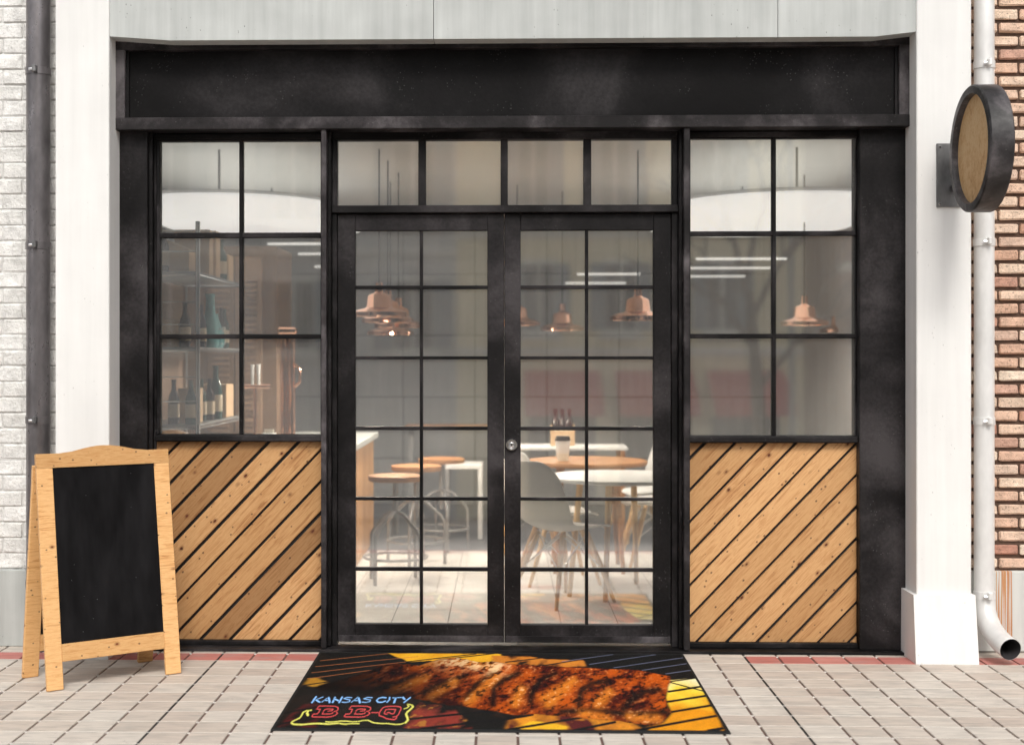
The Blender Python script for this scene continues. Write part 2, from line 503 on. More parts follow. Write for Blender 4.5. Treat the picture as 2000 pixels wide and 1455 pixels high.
for xc, yc, red, vis in cells:
    if (xc, yc) in nearset: continue
    (restr if red else rest).box(xc - .0718, xc + .0718, yc - .0764, yc + .0764, -.014, -.0002, .0018)
tag(build('tile_field', rest, M['tile'], pavement), kind='stuff')
tag(build('red_tile_field', restr, M['redtile'], pavement), kind='stuff')
for r in range(0, 22):
    y = JY - PY * r
    build('grout_line', MB().box(-6, 6, y - .0020, y + .0020, -.0118, -.0007), M['grout'], pavement)
for k in (-32, -16, 0):
    x = JX + PX * k
    build('expansion_joint', MB().box(x - .0051, x + .0051, -3.39, -.09, -.0115, -.0018), M['joint'], pavement)

# ---- concrete pillars and lintel
def pillar(x0, x1, label):
    t = thing('concrete_pillar', label, 'pillar', ((x0 + x1) / 2, -.05, 0))
    build('shaft', MB().box(x0, x1, -.18, .14, .305, 3.9, .004), M['plaster'], t)
    b = MB()
    f = -.200; fb = -.247
    vs = [(x0 - .020, f, .31), (x1 + .012, f, .31), (x1 + .012, .15, .31), (x0 - .020, .15, .31),
          (x0 - .022, fb, 0.0), (x1 + .014, fb, 0.0), (x1 + .014, .15, 0.0), (x0 - .022, .15, 0.0)]
    b.add(vs, [(0, 1, 2, 3), (4, 7, 6, 5), (0, 4, 5, 1), (1, 5, 6, 2), (2, 6, 7, 3), (3, 7, 4, 0)])
    build('flared_base', b, M['plaster'], t)
    return t
pillar(-2.112, -1.857, 'white plaster pillar behind the chalkboard sign, beside the dark downpipe')
pillar(1.907, 2.158, 'white plaster pillar with a flared base beside the pale downpipe')
lin = thing('concrete_lintel', 'pale grey concrete lintel above the black fascia', 'lintel', (0, -.05, 2.9))
def slab(poly):
    return build('slab', MB().prism(poly, -.172, .14), M['concrete'], lin)
slab([(-1.856, 2.914), (-1.57, 2.893), (-.3325, 2.892), (-.3325, 3.9), (-1.856, 3.9)])
slab([(-.3295, 2.892), (1.2685, 2.891), (1.2685, 3.9), (-.3295, 3.9)])
slab([(1.2715, 2.891), (1.72, 2.891), (1.906, 2.912), (1.906, 3.9), (1.2715, 3.9)])
build('soffit', MB().box(-1.855, 1.905, -.02, .139, 2.922, 3.4), M['plaster'], lin)

# ---- brick walls
def rough_brick(name, L, H, T, mat, n=6, jit=.004):
    out = []
    for i in range(n):
        mb = MB().box(-L / 2, L / 2, 0, T, -H / 2, H / 2, .006)
        mb.v = [(x + random.uniform(-jit, jit) * .6, y + (random.uniform(-jit, jit) if y < T * .5 else 0), z + random.uniform(-jit, jit) * .6) for x, y, z in mb.v]
        me, _ = mb.mesh(name, False); me.materials.append(mat); out.append(me)
    return out
def brick_wall(label, x0, x1, yf, z0, z1, L, PL, H, PH, mat, mortar, phase, rec, jit, cut):
    t = thing('brick_wall', label, 'wall', ((x0 + x1) / 2, yf + .1, 0))
    build('mortar_bed', MB().box(x0, x1, yf + rec, yf + .22, .2, 3.9), M[mortar], t)
    full = rough_brick('brick', L, H, .03, M[mat], 7, jit)
    row = 0; far = MB()
    z = z0 + PH / 2
    while z < z1:
        x = phase + (PL / 2 if row % 2 else 0)
        k0 = math.floor((x0 - x) / PL)
        for k in range(k0, k0 + int((x1 - x0) / PL) + 3):
            xc = x + PL * (k + .5)
            a, b = max(xc - L / 2, x0), min(xc + L / 2, x1)
            if b - a < .02: continue
            if abs(xc) > 2.85:
                far.box(a, b, yf, yf + .03, z - H / 2, z + H / 2, .005); continue
            if b - a > L - .002:
                link('brick', random.choice(full), None, (xc, yf + random.uniform(-.0015, .0015), z), t, rot=(0, random.uniform(-.01, .01), 0))
            else:
                mb = MB().box(a, b, yf, yf + .03, z - H / 2, z + H / 2, .004)
                build('brick', mb, M[mat], t)
        z += PH; row += 1
    tag(build('brick_field', far, M[mat], t), kind='stuff')
    return t
lw = brick_wall('white painted brick wall behind the dark downpipe', -4.6, -2.10, .05, .375, 3.25, .196, .2005, .0715, .0760, 'wbrick', 'wmortar', -2.345, .007, .0035, 0)
build('plinth', MB().box(-4.6, -2.10, .035, .25, 0, .373, .004), M['plinth'], lw)
rw = brick_wall('tan and red brick wall behind the pale downpipe', 2.155, 4.5, .03, .392, 3.25, .187, .197, .0455, .0638, 'brick', 'mortar', 2.355, .017, .0035, 0)
build('plinth', MB().box(2.155, 4.5, .022, .25, .005, .388, .004), M['rust'], rw)

# ---- downpipes
def downpipe(label, x, y, r, mat, clamps, z0, wall_y):
    t = thing('downpipe', label, 'drainpipe', (x, y, 0))
    build('pipe', MB().tube([(x, y, z0), (x, y, 1.5), (x, y, 3.9)], r, 28), M[mat], t, True)
    for z in clamps:
        c = build('clamp', MB().lathe([(r - .002, z - .018), (r + .004, z - .017), (r + .004, z + .017), (r - .002, z + .018)], (x, y, 0), 28), M[mat], t, True)
        b = MB().box(x - .004, x + .016, y - r - .028, y - r + .002, z - .014, z + .020, .004)
        build('bolt_lug', b, M['plate'] if mat == 'darkpipe' else M['galv'], c)
        build('bolt', MB().lathe([(.0, -.012), (.007, -.012), (.008, -.004), (.006, .020), (0, .021)], (x - .010, y - r - .014, z), 8, 'x'), M['steel'], c, True)
        build('wall_strap', MB().box(x - .012, x + .012, y + r - .003, wall_y + .02, z - .012, z + .012), M[mat], c)
    return t
downpipe('dark zinc downpipe in front of the white brick wall', -2.238, -.045, .0565, 'darkpipe', (2.775, 1.94, 1.105, .32), 0.0, .05)
dp = downpipe('pale galvanised downpipe with an elbow outlet beside the brick wall', 2.262, -.045, .0465, 'galv', (2.78, 1.945, 1.105, .287), .262, .03)
pts = []
p0 = Vector((2.262, -.045, .275)); p1 = Vector((2.262, -.045, .115)); p2 = Vector((2.300, -.285, .078))
for i in range(13):
    t_ = i / 12
    pts.append(p0 * (1 - t_) ** 2 + p1 * 2 * t_ * (1 - t_) + p2 * t_ ** 2)
eb = MB().tube(pts, [.0475 + .003 * i / 12 for i in range(13)], 28, False)
el = build('elbow', eb, M['galv'], dp, True)
ins = MB().tube([pts[-1], pts[-2], pts[-3], pts[-4], pts[-5], pts[-6]], [.0485, .047, .0465, .046, .046, .046], 28, False)
nb = len(ins.v) - 28
ins.f.append(tuple(range(nb, nb + 28)))
build('outlet_lining', ins, M['pipe_inside'], el, True)

# ================================================================== THE SHOPFRONT
sf = thing('shopfront', 'black framed shopfront with glass double doors and diagonal pine panels', 'shopfront', (0, .05, 0))
BV = .003
# fascia (sign box)
fa = build('fascia', MB().box(-1.85, 1.896, -.028, .13, 2.50, 2.912), M['black_face'], sf)
build('frame_rail', MB().box(-1.861, 1.907, -.070, .10, 2.872, 2.919, BV), M['black_rail'], fa)
build('frame_rail', MB().box(-1.861, 1.907, -.071, .10, 2.491, 2.549, BV), M['black_rail'], fa)
build('frame_stile', MB().box(-1.8605, -1.814, -.0685, .099, 2.545, 2.875, BV), M['black_rail'], fa)
build('frame_stile', MB().box(1.859, 1.9065, -.0685, .099, 2.545, 2.875, BV), M['black_rail'], fa)
for a in ((-1.814, -1.800), (1.845, 1.859)):
    build('frame_bead', MB().box(*a, -.045, 0, 2.549, 2.872), M['black_trim'], fa)
# columns
build('column', MB().box(-1.868, -1.722, 0, .16, .0135, 2.495, BV), M['black'], sf)
build('column', MB().box(1.690, 1.913, 0, .16, .0135, 2.495, BV), M['black'], sf)
build('column_trim', MB().box(-1.7215, -1.703, .022, .16, .0135, 2.4945, BV), M['black_trim'], sf)
build('column_trim', MB().box(-1.7025, -1.6905, .05, .16, .0135, 2.494, BV), M['black_trim'], sf)
# posts
for x0, x1, xs in ((-.874, -.849, -.8485), (.850, .879, .8495)):
    p = build('post', MB().box(x0, x1, -.058, .12, .018, 2.4945, BV), M['black_rail'], sf)
    if x0 < 0:
        build('post_step', MB().box(x1 + .0003, x1 + .016, -.005, .118, .018, 2.494, BV), M['black_trim'], p)
    else:
        build('post_step', MB().box(x0 - .016, x0 - .0003, -.005, .118, .018, 2.494, BV), M['black_trim'], p)
# threshold
th = build('threshold', MB().box(-1.905, 1.907, -.056, .16, 0.0, .0132, .002), M['black_trim'], sf)
GY = .074
def pane(x0, x1, z0, z1, par, y=GY):
    return build('pane', MB().box(x0 - .004, x1 + .004, y, y + .005, z0 - .004, z1 + .004), M['glass'], par)
# display windows
def window(x0, x1, xm0, xm1, ex0, ex1, rows, zs, label):
    z0, z1 = rows[-1][0], rows[0][1]
    f = MB()
    f.box(ex0, x0, .048, .10, zs - .003, 2.4935, BV)
    f.box(x1, ex1, .0482, .10, zs - .003, 2.4935, BV)
    f.box(x0 - .001, x1 + .001, .0475, .10, z1, 2.493, BV)
    f.box(x0 - .001, x1 + .001, .0476, .10, zs - .003, z0, BV)
    wd = build('window', f, M['black_trim'], sf)
    wd['label'] = label
    hd = MB().box(ex0 + .001, ex1 - .001, .030, .0472, 2.462, 2.486, BV)
    build('head_bead', hd, M['black'], wd)
    build('muntin', MB().box(xm0, xm1, .052, .096, z0 - .002, z1 + .002, BV), M['black_trim'], wd)
    for a, b in zip(rows[:-1], rows[1:]):
        build('muntin', MB().box(x0 - .002, x1 + .002, .0535, .0945, b[1], a[0], BV), M['black_trim'], wd)
    for a in rows:
        pane(x0, xm0, a[0], a[1], wd); pane(xm1, x1, a[0], a[1], wd)
    build('sill', MB().box(ex0 + .0005, ex1 - .0005, .012, .11, zs - .036, zs - .004, .006), M['black'], wd)
    return wd
window(-1.674, -.890, -1.287, -1.269, -1.690, -.8745, [(2.010, 2.454), (1.517, 1.985), (1.031, 1.495)], 1.034, 'six-pane window on the left with bottle shelves behind it')
window(.895, 1.684, 1.287, 1.305, .8795, 1.6895, [(2.011, 2.456), (1.518, 1.989), (1.029, 1.496)], 1.032, 'six-pane window on the right reflecting the street')
# diagonal pine panels
TH = R(46.4)
def clip(poly, nx, nz, c, keep_above):
    out = []
    for i in range(len(poly)):
        a, b = poly[i], poly[(i + 1) % len(poly)]
        da = nx * a[0] + nz * a[1] - c; db = nx * b[0] + nz * b[1] - c
        if not keep_above: da, db = -da, -db
        if da >= 0: out.append(a)
        if da * db < 0:
            t = da / (da - db); out.append((a[0] + (b[0] - a[0]) * t, a[1] + (b[1] - a[1]) * t))
    return out
def wood_panel(x0, x1, z0, z1, px, pz, label):
    wp = build('wood_panel', MB().box(x0 - .004, x1 + .004, .070, .11, z0 - .01, z1 + .01), M['joint'], sf)
    wp['label'] = label
    dx, dz = math.cos(TH), math.sin(TH); nx, nz = -dz, dx
    P = .1052; c0 = nx * px + nz * pz
    rect = [(x0, z0), (x1, z0), (x1, z1), (x0, z1)]
    for k in range(-14, 14):
        lo = c0 + k * P + .0068 + random.uniform(-.0012, .0012); hi = c0 + (k + 1) * P - .0068 + random.uniform(-.0012, .0012)
        pl = clip(clip(rect, nx, nz, lo, True), nx, nz, hi, False)
        if len(pl) < 3: continue
        cx = sum(p[0] for p in pl) / len(pl); cz = sum(p[1] for p in pl) / len(pl)
        loc = [((p[0] - cx) * dx + (p[1] - cz) * dz, (p[0] - cx) * nx + (p[1] - cz) * nz) for p in pl]
        y = random.uniform(-.001, .001)
        me, c = MB().prism(loc, -.009, .0085, .002).mesh('plank', False)
        o = link('plank', me, M['pine'], (cx, .062 + y, cz), wp, rot=(0, -TH, 0))
    build('bottom_rail', MB().box(x0 - .003, x1 + .003, .028, .11, .0136, z0, BV), M['black_trim'], wp)
    return wp
wood_panel(-1.690, -.8745, .036, .9965, -.8745, .972, 'diagonal pine board panel partly behind the chalkboard sign')
wood_panel(.8795, 1.6895, .038, .9945, .8795, .905, 'diagonal pine board panel between the door and the white pillar')
# transom light over the doors
f = MB()
f.box(-.8325, .8335, .040, .11, 2.456, 2.4932, BV)
f.box(-.8325, -.810, .046, .11, 2.137, 2.4565, BV)
f.box(.8075, .8335, .046, .11, 2.137, 2.4565, BV)
trn = build('transom', f, M['black'], sf)
build('transom_bar', MB().box(-.8325, .8335, .020, .12, 2.101, 2.1365, BV), M['black'], trn)
for a, b in ((-.416, -.380), (-.018, .017), (.382, .419)):
    build('mullion', MB().box(a, b, .050, .105, 2.1355, 2.457, BV), M['black'], trn)
for a, b in ((-.810, -.416), (-.380, -.018), (.017, .382), (.419, .8075)):
    pane(a, b, 2.1365, 2.456, trn)
# door frame and doors
build('door_jamb', MB().box(-.8325, -.8085, .036, .12, .0134, 2.1005, BV), M['black_trim'], sf)
build('door_jamb', MB().box(.8035, .8335, .036, .12, .0134, 2.1005, BV), M['black_trim'], sf)
RZ = [(1.752, 2.017), (1.410, 1.735), (1.070, 1.395), (.728, 1.053), (.388, .713), (.115, .371)]
def door(x0, x1, gx0, gx1, m0, m1, label):
    f = MB()
    f.box(x0, gx0, .050, .10, .030, 2.098, BV); f.box(gx1, x1, .050, .10, .030, 2.098, BV)
    f.box(gx0 - .0005, gx1 + .0005, .0503, .0997, 2.017, 2.0978, BV)
    f.box(gx0 - .0005, gx1 + .0005, .0503, .0997, .0302, .115, BV)
    d = build('door', f, M['black'], sf); d['label'] = label
    build('muntin', MB().box(m0, m1, .058, .094, .113, 2.019, .002), M['black_trim'], d)
    for a, b in zip(RZ[:-1], RZ[1:]):
        build('muntin', MB().box(gx0 - .002, gx1 + .002, .0592, .093, b[1], a[0], .002), M['black_trim'], d)
    for a in RZ:
        pane(gx0, m0, a[0], a[1], d); pane(m1, gx1, a[0], a[1], d)
    build('kick_plate', MB().box(x0 + .004, x1 - .004, .0462, .0502, .032, .062, .001), M['black_rail'], d)
    return d
dl = door(-.8075, -.0012, -.722, -.082, -.4095, -.3945, 'left glass door leaf')
dr = door(.0012, .8025, .079, .718, .390, .405, 'right glass door leaf with the round lock')
lk = build('lock', MB().lathe([(0, .036), (.011, .0345), (.0135, .036), (.015, .040), (.018, .040), (.020, .0335), (.026, .0335), (.0295, .038), (.030, .0503)], (.035, 0, .984), 32, 'y'), M['steel'], dr, True)
build('lock_ring', MB().lathe([(.0325, .0475), (.0325, .0502), (.0302, .0502), (.0302, .0475)], (.035, 0, .984), 32, 'y'), M['black_trim'], dr, True)
build('keyhole', MB().box(.0335, .0365, .0335, .0375, .978, .990), M['joint'], lk)

# ================================================================== ROUND HANGING SIGN
hg = thing('hanging_sign', 'round black hanging sign with a wooden face on the white pillar', 'sign', (2.06, -.18, 2.25))
CX, CY, CZ, RR = 2.020, -.570, 2.310, .275
T = .102
dm = MB()
dm.lathe([(RR - .030, T - .028), (RR - .030, T), (RR - .006, T), (RR, T - .006), (RR, .006), (RR - .006, 0), (RR - .036, 0), (RR - .0385, .004), (RR - .0385, .034)], (CX, CY, CZ), 72, 'x')
dm.f = dm.f[:-2] if len(dm.f[-1]) > 4 else dm.f
drum = build('drum', dm, M['drum'], hg, True)
def face(x, flip):
    return MB().lathe([(0, x), (RR - .030, x), (RR - .030, x + .006), (0, x + .006)], (CX, CY, CZ), 64, 'x')
build('face_panel', face(.028, 0), M['signwood'], hg, True)
build('face_panel', face(T - .034, 1), M['signwood'], hg, True)
pl = build('wall_plate', MB().box(1.996, 2.108, -.190, -.1805, 2.097, 2.392, .002), M['plate'], hg)
for x in (2.010, 2.094):
    for z in (2.112, 2.377):
        build('bolt', MB().lathe([(0, -.1945), (.0045, -.1945), (.0065, -.192), (.0065, -.1895)], (x, 0, z), 10, 'y'), M['steel'], pl, True)
for z in (2.185, 2.300):
    ar = build('arm', MB().tube([(2.075, -.186, z), (2.085, -.24, z), (2.080, -.31, z)], .012, 14), M['black_edge'], hg, True)
    build('arm_flange', MB().lathe([(.0, -.2), (.019, -.199), (.020, -.189), (.0, -.188)], (2.076, 0, z), 16, 'y'), M['black_edge'], ar, True)

# ================================================================== CHALKBOARD A-BOARD
ab = thing('chalkboard_sign', 'wooden sandwich board with an empty black chalkboard and arched top', 'signboard', local=True)
WD, HT, ST, TK = .606, 1.035, .071, .019
lean = math.atan2(.146, .995)
def leaf_part(front):
    """local frame: x across, y depth, z up; the leaf leans towards the hinge at the top"""
    s = 1 if front else -1
    def tr(mb):
        c, sn = math.cos(lean), math.sin(lean)
        out = []
        for x, y, z in mb.v:
            yy = y * c + z * sn; zz = z * c - y * sn
            if front: out.append((x, yy, zz))
            else: out.append((WD - x, .334 - yy, zz))
        mb.v = out
        return mb
    H = HT * .985 if front else HT * .935
    nm = 'front_stile' if front else 'rear_stile'
    zr0, zr1 = .118, .192
    zt = H - .082
    root = build('front_leaf' if front else 'rear_leaf', tr(MB().box(ST - .012, WD - ST + .012, .006, .013, zr1 - .012, zt + .012)), M['chalk'], ab)
    build('stile', tr(MB().box(0, ST, 0, TK, .0035, zt + .002, .0025)), M['ply'], root)
    build('stile', tr(MB().box(WD - ST, WD, 0, TK, .0035, zt + .002, .0025)), M['ply'], root)
    build('bottom_rail', tr(MB().box(ST + .0004, WD - ST - .0004, .0006, TK - .0006, zr0, zr1, .002)), M['ply'], root)
    top = [(0, zt + .0025), (WD, zt + .0025), (WD, H - .018), (WD - .10, H - .0185)]
    for i in range(1, 12):
        a = i / 12
        top.append((WD - .13 - (WD - .26) * a, H - .018 + .028 * math.sin(math.pi * a) ** 1.2))
    top += [(.10, H - .0185), (0, H - .018)]
    build('top_rail', tr(MB().prism(top, 0, TK)), M['ply'], root)
    return root
leaf_part(True); leaf_part(False)
for x in (.06, WD - .06):
    build('hinge', MB().box(x - .02, x + .02, .1635, .1705, .90, .93, .001), M['plate'], ab)
ab.location = (-1.915, -.896, 0)
ab.rotation_euler = (0, 0, math.atan2(.369, .481))

# ================================================================== DOORMAT
BLUE=[(4,[(102,893),(99,986)]),(2,[(131,893),(109,939)]),(3,[(110,944),(123,971),(130,981)]),(2,[(155,892),(138,978)]),(4,[(157,909),(170,984)]),(2,[(148,950),(157,952)]),(4,[(181,901),(182,979)]),(3,[(181,923),(204,955)]),(4,[(210,895),(209,981)]),(2,[(251,899),(229,895),(220,917),(248,940),(249,968),(236,982),(219,978)]),(2,[(275,891),(258,977)]),(4,[(280,910),(293,983)]),(2,[(267,949),(279,951)]),(2,[(334,897),(315,892),(302,917),(331,937),(331,966),(316,980),(300,974)]),(3,[(391,898),(376,891),(362,908),(357,946),(366,974),(381,976),(393,955)]),(3,[(406,892),(408,931),(402,973)]),(2,[(419,899),(455,891)]),(4,[(432,911),(431,979)]),(4,[(461,893),(469,919)]),(3,[(491,892),(471,976)]),]
RED=[(2,[(132,1091),(136,1045),(167,1044),(199,1048),(213,1066),(218,1097),(215,1124),(207,1133)]),(2,[(217,1142),(223,1164),(218,1190),(207,1212),(189,1221),(134,1218),(129,1210),(130,1175),(144,1172),(147,1153),(147,1099),(132,1093)]),(2,[(163,1126),(167,1099),(175,1092),(198,1096),(196,1120),(181,1127)]),(2,[(165,1148),(164,1174),(192,1173),(202,1164),(203,1147)]),(2,[(261,1089),(266,1043),(296,1042),(328,1046),(343,1064),(347,1095),(342,1122),(334,1131)]),(2,[(344,1140),(350,1162),(344,1188),(333,1210),(315,1219),(259,1216),(255,1208),(257,1173),(271,1170),(274,1150),(275,1097),(261,1091)]),(2,[(291,1123),(295,1097),(303,1090),(326,1093),(324,1118),(309,1125)]),(2,[(293,1146),(291,1172),(319,1171),(329,1162),(330,1145)]),(2,[(356,1147),(382,1146)]),(2,[(445,1212),(457,1205),(463,1175),(467,1082),(463,1054),(449,1043),(422,1040),(404,1049),(394,1065),(390,1093),(386,1155),(390,1194),(407,1211),(422,1240),(439,1248),(454,1252),(459,1235),(459,1209)]),(2,[(418,1171),(410,1167),(406,1154),(407,1101),(416,1090),(446,1093),(445,1153),(440,1166),(432,1158),(425,1143),(417,1147)]),]
YEL=[(3,[(113,1114),(96,1122),(86,1146),(87,1203),(84,1239),(74,1264),(65,1289),(64,1309),(74,1328),(107,1335),(137,1322),(168,1316),(207,1325),(244,1311),(277,1327)]),(4,[(103,1127),(103,1161),(111,1192)]),(2,[(249,1314),(266,1324),(298,1315),(324,1316)]),(2,[(193,1287),(205,1295),(225,1292),(250,1279),(272,1280),(295,1290),(321,1283)]),(2,[(318,1284),(336,1268),(353,1265),(365,1284),(380,1302),(407,1312),(434,1311),(461,1323),(483,1320),(500,1293)]),(4,[(500,1293),(506,1255),(499,1204),(493,1169),(495,1134),(505,1089),(512,1049),(506,1021)]),(2,[(506,1021),(496,1008),(487,1006)]),(2,[(479,1083),(491,1063),(496,1035),(489,1026)]),]
RIB= [(82,715),(136,626),(225,500),(286,381),(310,296),(382,257),(437,268),(492,291),(582,151),(646,116),(702,147),(757,209),(811,203),(818,195),(926,254),(1059,275),(1191,308),(1347,340),(1477,360),(1548,429),(1600,474),(1592,586),(1572,674),(1540,862),(1527,1019),(1537,1093),(1512,1185),(1473,1292),(1430,1319),(1367,1278),(1325,1247),(1236,1229),(1170,1195),(1080,1170),(988,1145),(919,1166),(826,1094),(820,1095),(726,1041),(654,1023),(530,929),(430,872),(229,816),(102,788)]
ORTOP= [(325,27),(859,13),(860,231),(583,189),(434,223),(382,118)]
ORTOP2= [(817,80),(982,75),(1101,149),(1247,158),(1245,295),(1048,312),(819,232)]
FIRER= [(1586,553),(1713,511),(1698,1379),(1348,1394),(1480,1274),(1537,1130),(1540,862)]
FIREB= [(891,1406),(1401,1392),(1351,1208),(1170,1186),(989,1127),(896,1220)]
ORL= [(23,684),(26,567),(61,557),(119,631),(77,715)]
REDL= [(14,1425),(61,1021),(153,999),(171,1413)]
REDM= [(494,1417),(534,988),(630,1005),(730,1225),(757,1397)]
BONE= []
GAP= [[(701,498),(614,635),(546,787)],[(839,402),(765,631),(721,884)],[(940,434),(873,562),(833,715),(830,999)],[(1102,429),(1036,557),(996,774),(983,956)],[(1330,571),(1251,618),(1198,769),(1176,990)],[(1527,718),(1463,761),(1403,885),(1350,1061)],[(1105,1105),(1246,1083),(1379,1153),(1513,1103)],[(479,504),(412,641),(344,729)]]
HOT= [[(506,266),(594,176)],[(648,187),(839,306)],[(733,963),(815,608),(845,494)],[(575,868),(663,612)],[(400,811),(532,526)],[(947,734),(920,978)],[(1142,686),(1053,993)],[(1316,765),(1252,988)],[(1042,895),(1178,575)],[(1187,1140),(1274,1210)],[(1366,1189),(1472,1222)]]
LOR= [[(30,204),(326,41)],[(25,328),(475,102)],[(24,452),(423,223)],[(21,567),(287,393)]]
LBL= [[(1143,186),(1387,30)],[(1264,245),(1592,24)],[(1370,315),(1722,86)],[(1492,365),(1715,220)],[(1589,432),(1716,354)]]
LBK= [[(24,690),(172,581)],[(423,223),(743,34)],[(593,158),(865,-1)],[(883,206),(1148,57)],[(1049,276),(1254,125)],[(1593,575),(1714,505)],[(1562,759),(1718,659)],[(1531,941),(1707,827)],[(1536,1103),(1707,991)],[(1357,1390),(1700,1162)],[(1629,1386),(1697,1345)],[(1129,1390),(1301,1262)],[(864,1397),(1174,1195)],[(828,1266),(988,1155)],[(1587,586),(1711,744)],[(515,1403),(867,1230)],[(495,1249),(844,1094)],[(0,1173),(124,1067)],[(12,1332),(139,1241)],[(1182,43),(1324,292)]]
MW, MD = 1.719, 1.393
def doormat():
    nx, ny = 780, 350
    xs = np.linspace(0, MW * 1000, nx); ys = np.linspace(0, MD * 1000, ny)
    X, Y = np.meshgrid(xs, ys)
    rng = np.random.default_rng(5)
    def vnoise(sx, sy, ang=0.0, oct=4, pers=.55):
        ca, sa = math.cos(ang), math.sin(ang)
        U0 = X * ca + (Y / 3.7) * sa; V0 = -X * sa + (Y / 3.7) * ca
        tot = np.zeros_like(X); amp = 1.0; nrm = 0
        for o in range(oct):
            U = U0 / (sx / 2 ** o) + 1000.3; V = V0 / (sy / 2 ** o) + 1000.7
            iu = np.floor(U).astype(int); iv = np.floor(V).astype(int); fu = U - iu; fv = V - iv
            fu = fu * fu * (3 - 2 * fu); fv = fv * fv * (3 - 2 * fv)
            tab = rng.random((257, 263))
            g = lambda a, b: tab[a % 257, b % 263]
            tot += amp * ((g(iu, iv) * (1 - fu) + g(iu + 1, iv) * fu) * (1 - fv) + (g(iu, iv + 1) * (1 - fu) + g(iu + 1, iv + 1) * fu) * fv)
            nrm += amp; amp *= pers
        return tot / nrm
    def poly(P, warp=14, soft=3):
        wx = X + (vnoise(60, 40) - .5) * warp * 2; wy = Y + (vnoise(60, 40) - .5) * warp * 6
        m = np.zeros_like(X, bool)
        n = len(P)
        for i in range(n):
            x1, y1 = P[i]; x2, y2 = P[(i + 1) % n]
            if y1 == y2: continue
            c = ((y1 > wy) != (y2 > wy)) & (wx < (x2 - x1) * (wy - y1) / (y2 - y1) + x1)
            m ^= c
        m = m.astype(float)
        for _ in range(soft):
            q = np.pad(m, 2, mode='edge')
            m = (q[2:-2, 2:-2] * 2 + q[1:-3, 2:-2] + q[3:-1, 2:-2] + q[2:-2, :-4] + q[2:-2, 4:] + q[2:-2, 1:-3] + q[2:-2, 3:-1]) / 8
        return m
    def dist(P):
        d = np.full_like(X, 1e9)
        for (x1, y1), (x2, y2) in zip(P[:-1], P[1:]):
            ax, ay, bx, by = x1, y1 / 3.7, x2, y2 / 3.7
            dx, dy = bx - ax, by - ay; L2 = dx * dx + dy * dy + 1e-9
            t = np.clip(((X - ax) * dx + (Y / 3.7 - ay) * dy) / L2, 0, 1)
            d = np.minimum(d, np.hypot(X - ax - t * dx, Y / 3.7 - ay - t * dy))
        return d
    C = np.zeros((ny, nx, 3))
    def over(mask, col):
        nonlocal C
        col = np.asarray(col, float)
        if col.ndim == 1: col = col[None, None, :]
        C = C * (1 - mask[..., None]) + col * mask[..., None]
    def lerp(a, b, t):
        return np.asarray(a)[None, None, :] * (1 - t[..., None]) + np.asarray(b)[None, None, :] * t[..., None]
    sm = lambda t, a, b: np.clip((t - a) / (b - a), 0, 1)
    n1 = vnoise(90, 40, -.35); n2 = vnoise(30, 12, -.35); n3 = vnoise(11, 7, -.4, 3); n4 = vnoise(150, 80)
    C[:] = (.007, .0065, .006)
    over(sm(n1, .5, .8) * .5 * sm(Y, 300, 900), (.05, .025, .015))
    over(poly(REDL) * sm(n1, .35, .6), (.13, .012, .012)); over(poly(REDM) * sm(n1, .35, .65), (.26, .035, .022)); over(poly(REDM) * sm(n2, .62, .75) * .7, (.5, .22, .03))
    over(poly(ORL, 10, 8) * .75, lerp((.45, .18, .015), (.62, .33, .03), n2)); over(poly(ORTOP, 8), lerp((.72, .28, .008), (.90, .52, .03), n1))
    over(poly(ORTOP2, 10) * sm(n1, .28, .5), lerp((.38, .09, .02), (.80, .30, .03), n1))
    fb = lerp((.60, .16, .02), (.85, .36, .02), n1)
    over(poly(FIREB, 14, 8) * (.55 + .45 * sm(n1, .3, .6)), fb); over(poly(FIREB, 10) * sm(n4, .56, .68), (.09, .012, .012))
    over(poly([(900, 1395), (990, 1270), (1120, 1330), (1080, 1395)], 20, 6) * .8, (.95, .55, .02))
    t = np.clip((Y - 520) / 800 + (n4 - .5) * .9, 0, 1)
    fr = np.where((t < .35)[..., None], lerp((.98, .92, .60), (.93, .66, .05), np.clip(t / .35, 0, 1)), lerp((.93, .66, .05), (.78, .30, .008), np.clip((t - .35) / .4, 0, 1)))
    fr = fr * (.8 + .4 * n1)[..., None]
    over(poly(FIRER, 5), fr)
    for P in LBK:
        wd = 2.6 if P[0][1] < 700 else 4.2
        over(sm(-dist(P), -wd - 1.2, -wd + .6), (.006, .005, .006))
    for P in LOR: over(sm(-dist(P), -1.9, -.6) * .8, (.50, .17, .06))
    for P in LBL: over(sm(-dist(P), -2.2, -.6) * .8, (.20, .22, .33))
    # the rack of ribs
    rib = poly(RIB, 5, 2)
    core = poly(RIB, 5, 14)
    base = lerp((.10, .010, .005), (.60, .165, .012), sm(.55 * n1 + .35 * n2 + .2 * n3, .42, .66))
    lit = np.clip((X - 260) / 520, 0, 1)
    gapm = np.zeros_like(X); hotm = np.zeros_like(X)
    for P in GAP: gapm = np.maximum(gapm, np.exp(-(dist(P) / 17) ** 2))
    for P in HOT: hotm = np.maximum(hotm, np.exp(-(dist(P) / 20) ** 2))
    base = base * (1 - np.clip(.92 * gapm * (.7 + .5 * n2), 0, .95))[..., None]
    hm = np.clip(hotm * (.35 + 1.0 * n2), 0, 1)[..., None]
    base = base * (1 - hm) + np.array((.74, .33, .05))[None, None] * hm
    hi = sm(n3 * .62 + n2 * .38, .62, .72) * np.clip(.18 + .7 * hotm + sm(-Y, -480, -120) * .8, 0, 1)
    base = base * (1 - hi[..., None]) + np.array((.92, .70, .46))[None, None] * hi[..., None]
    dk = sm(-(n3 * .35 + n2 * .65), -.42, -.33)
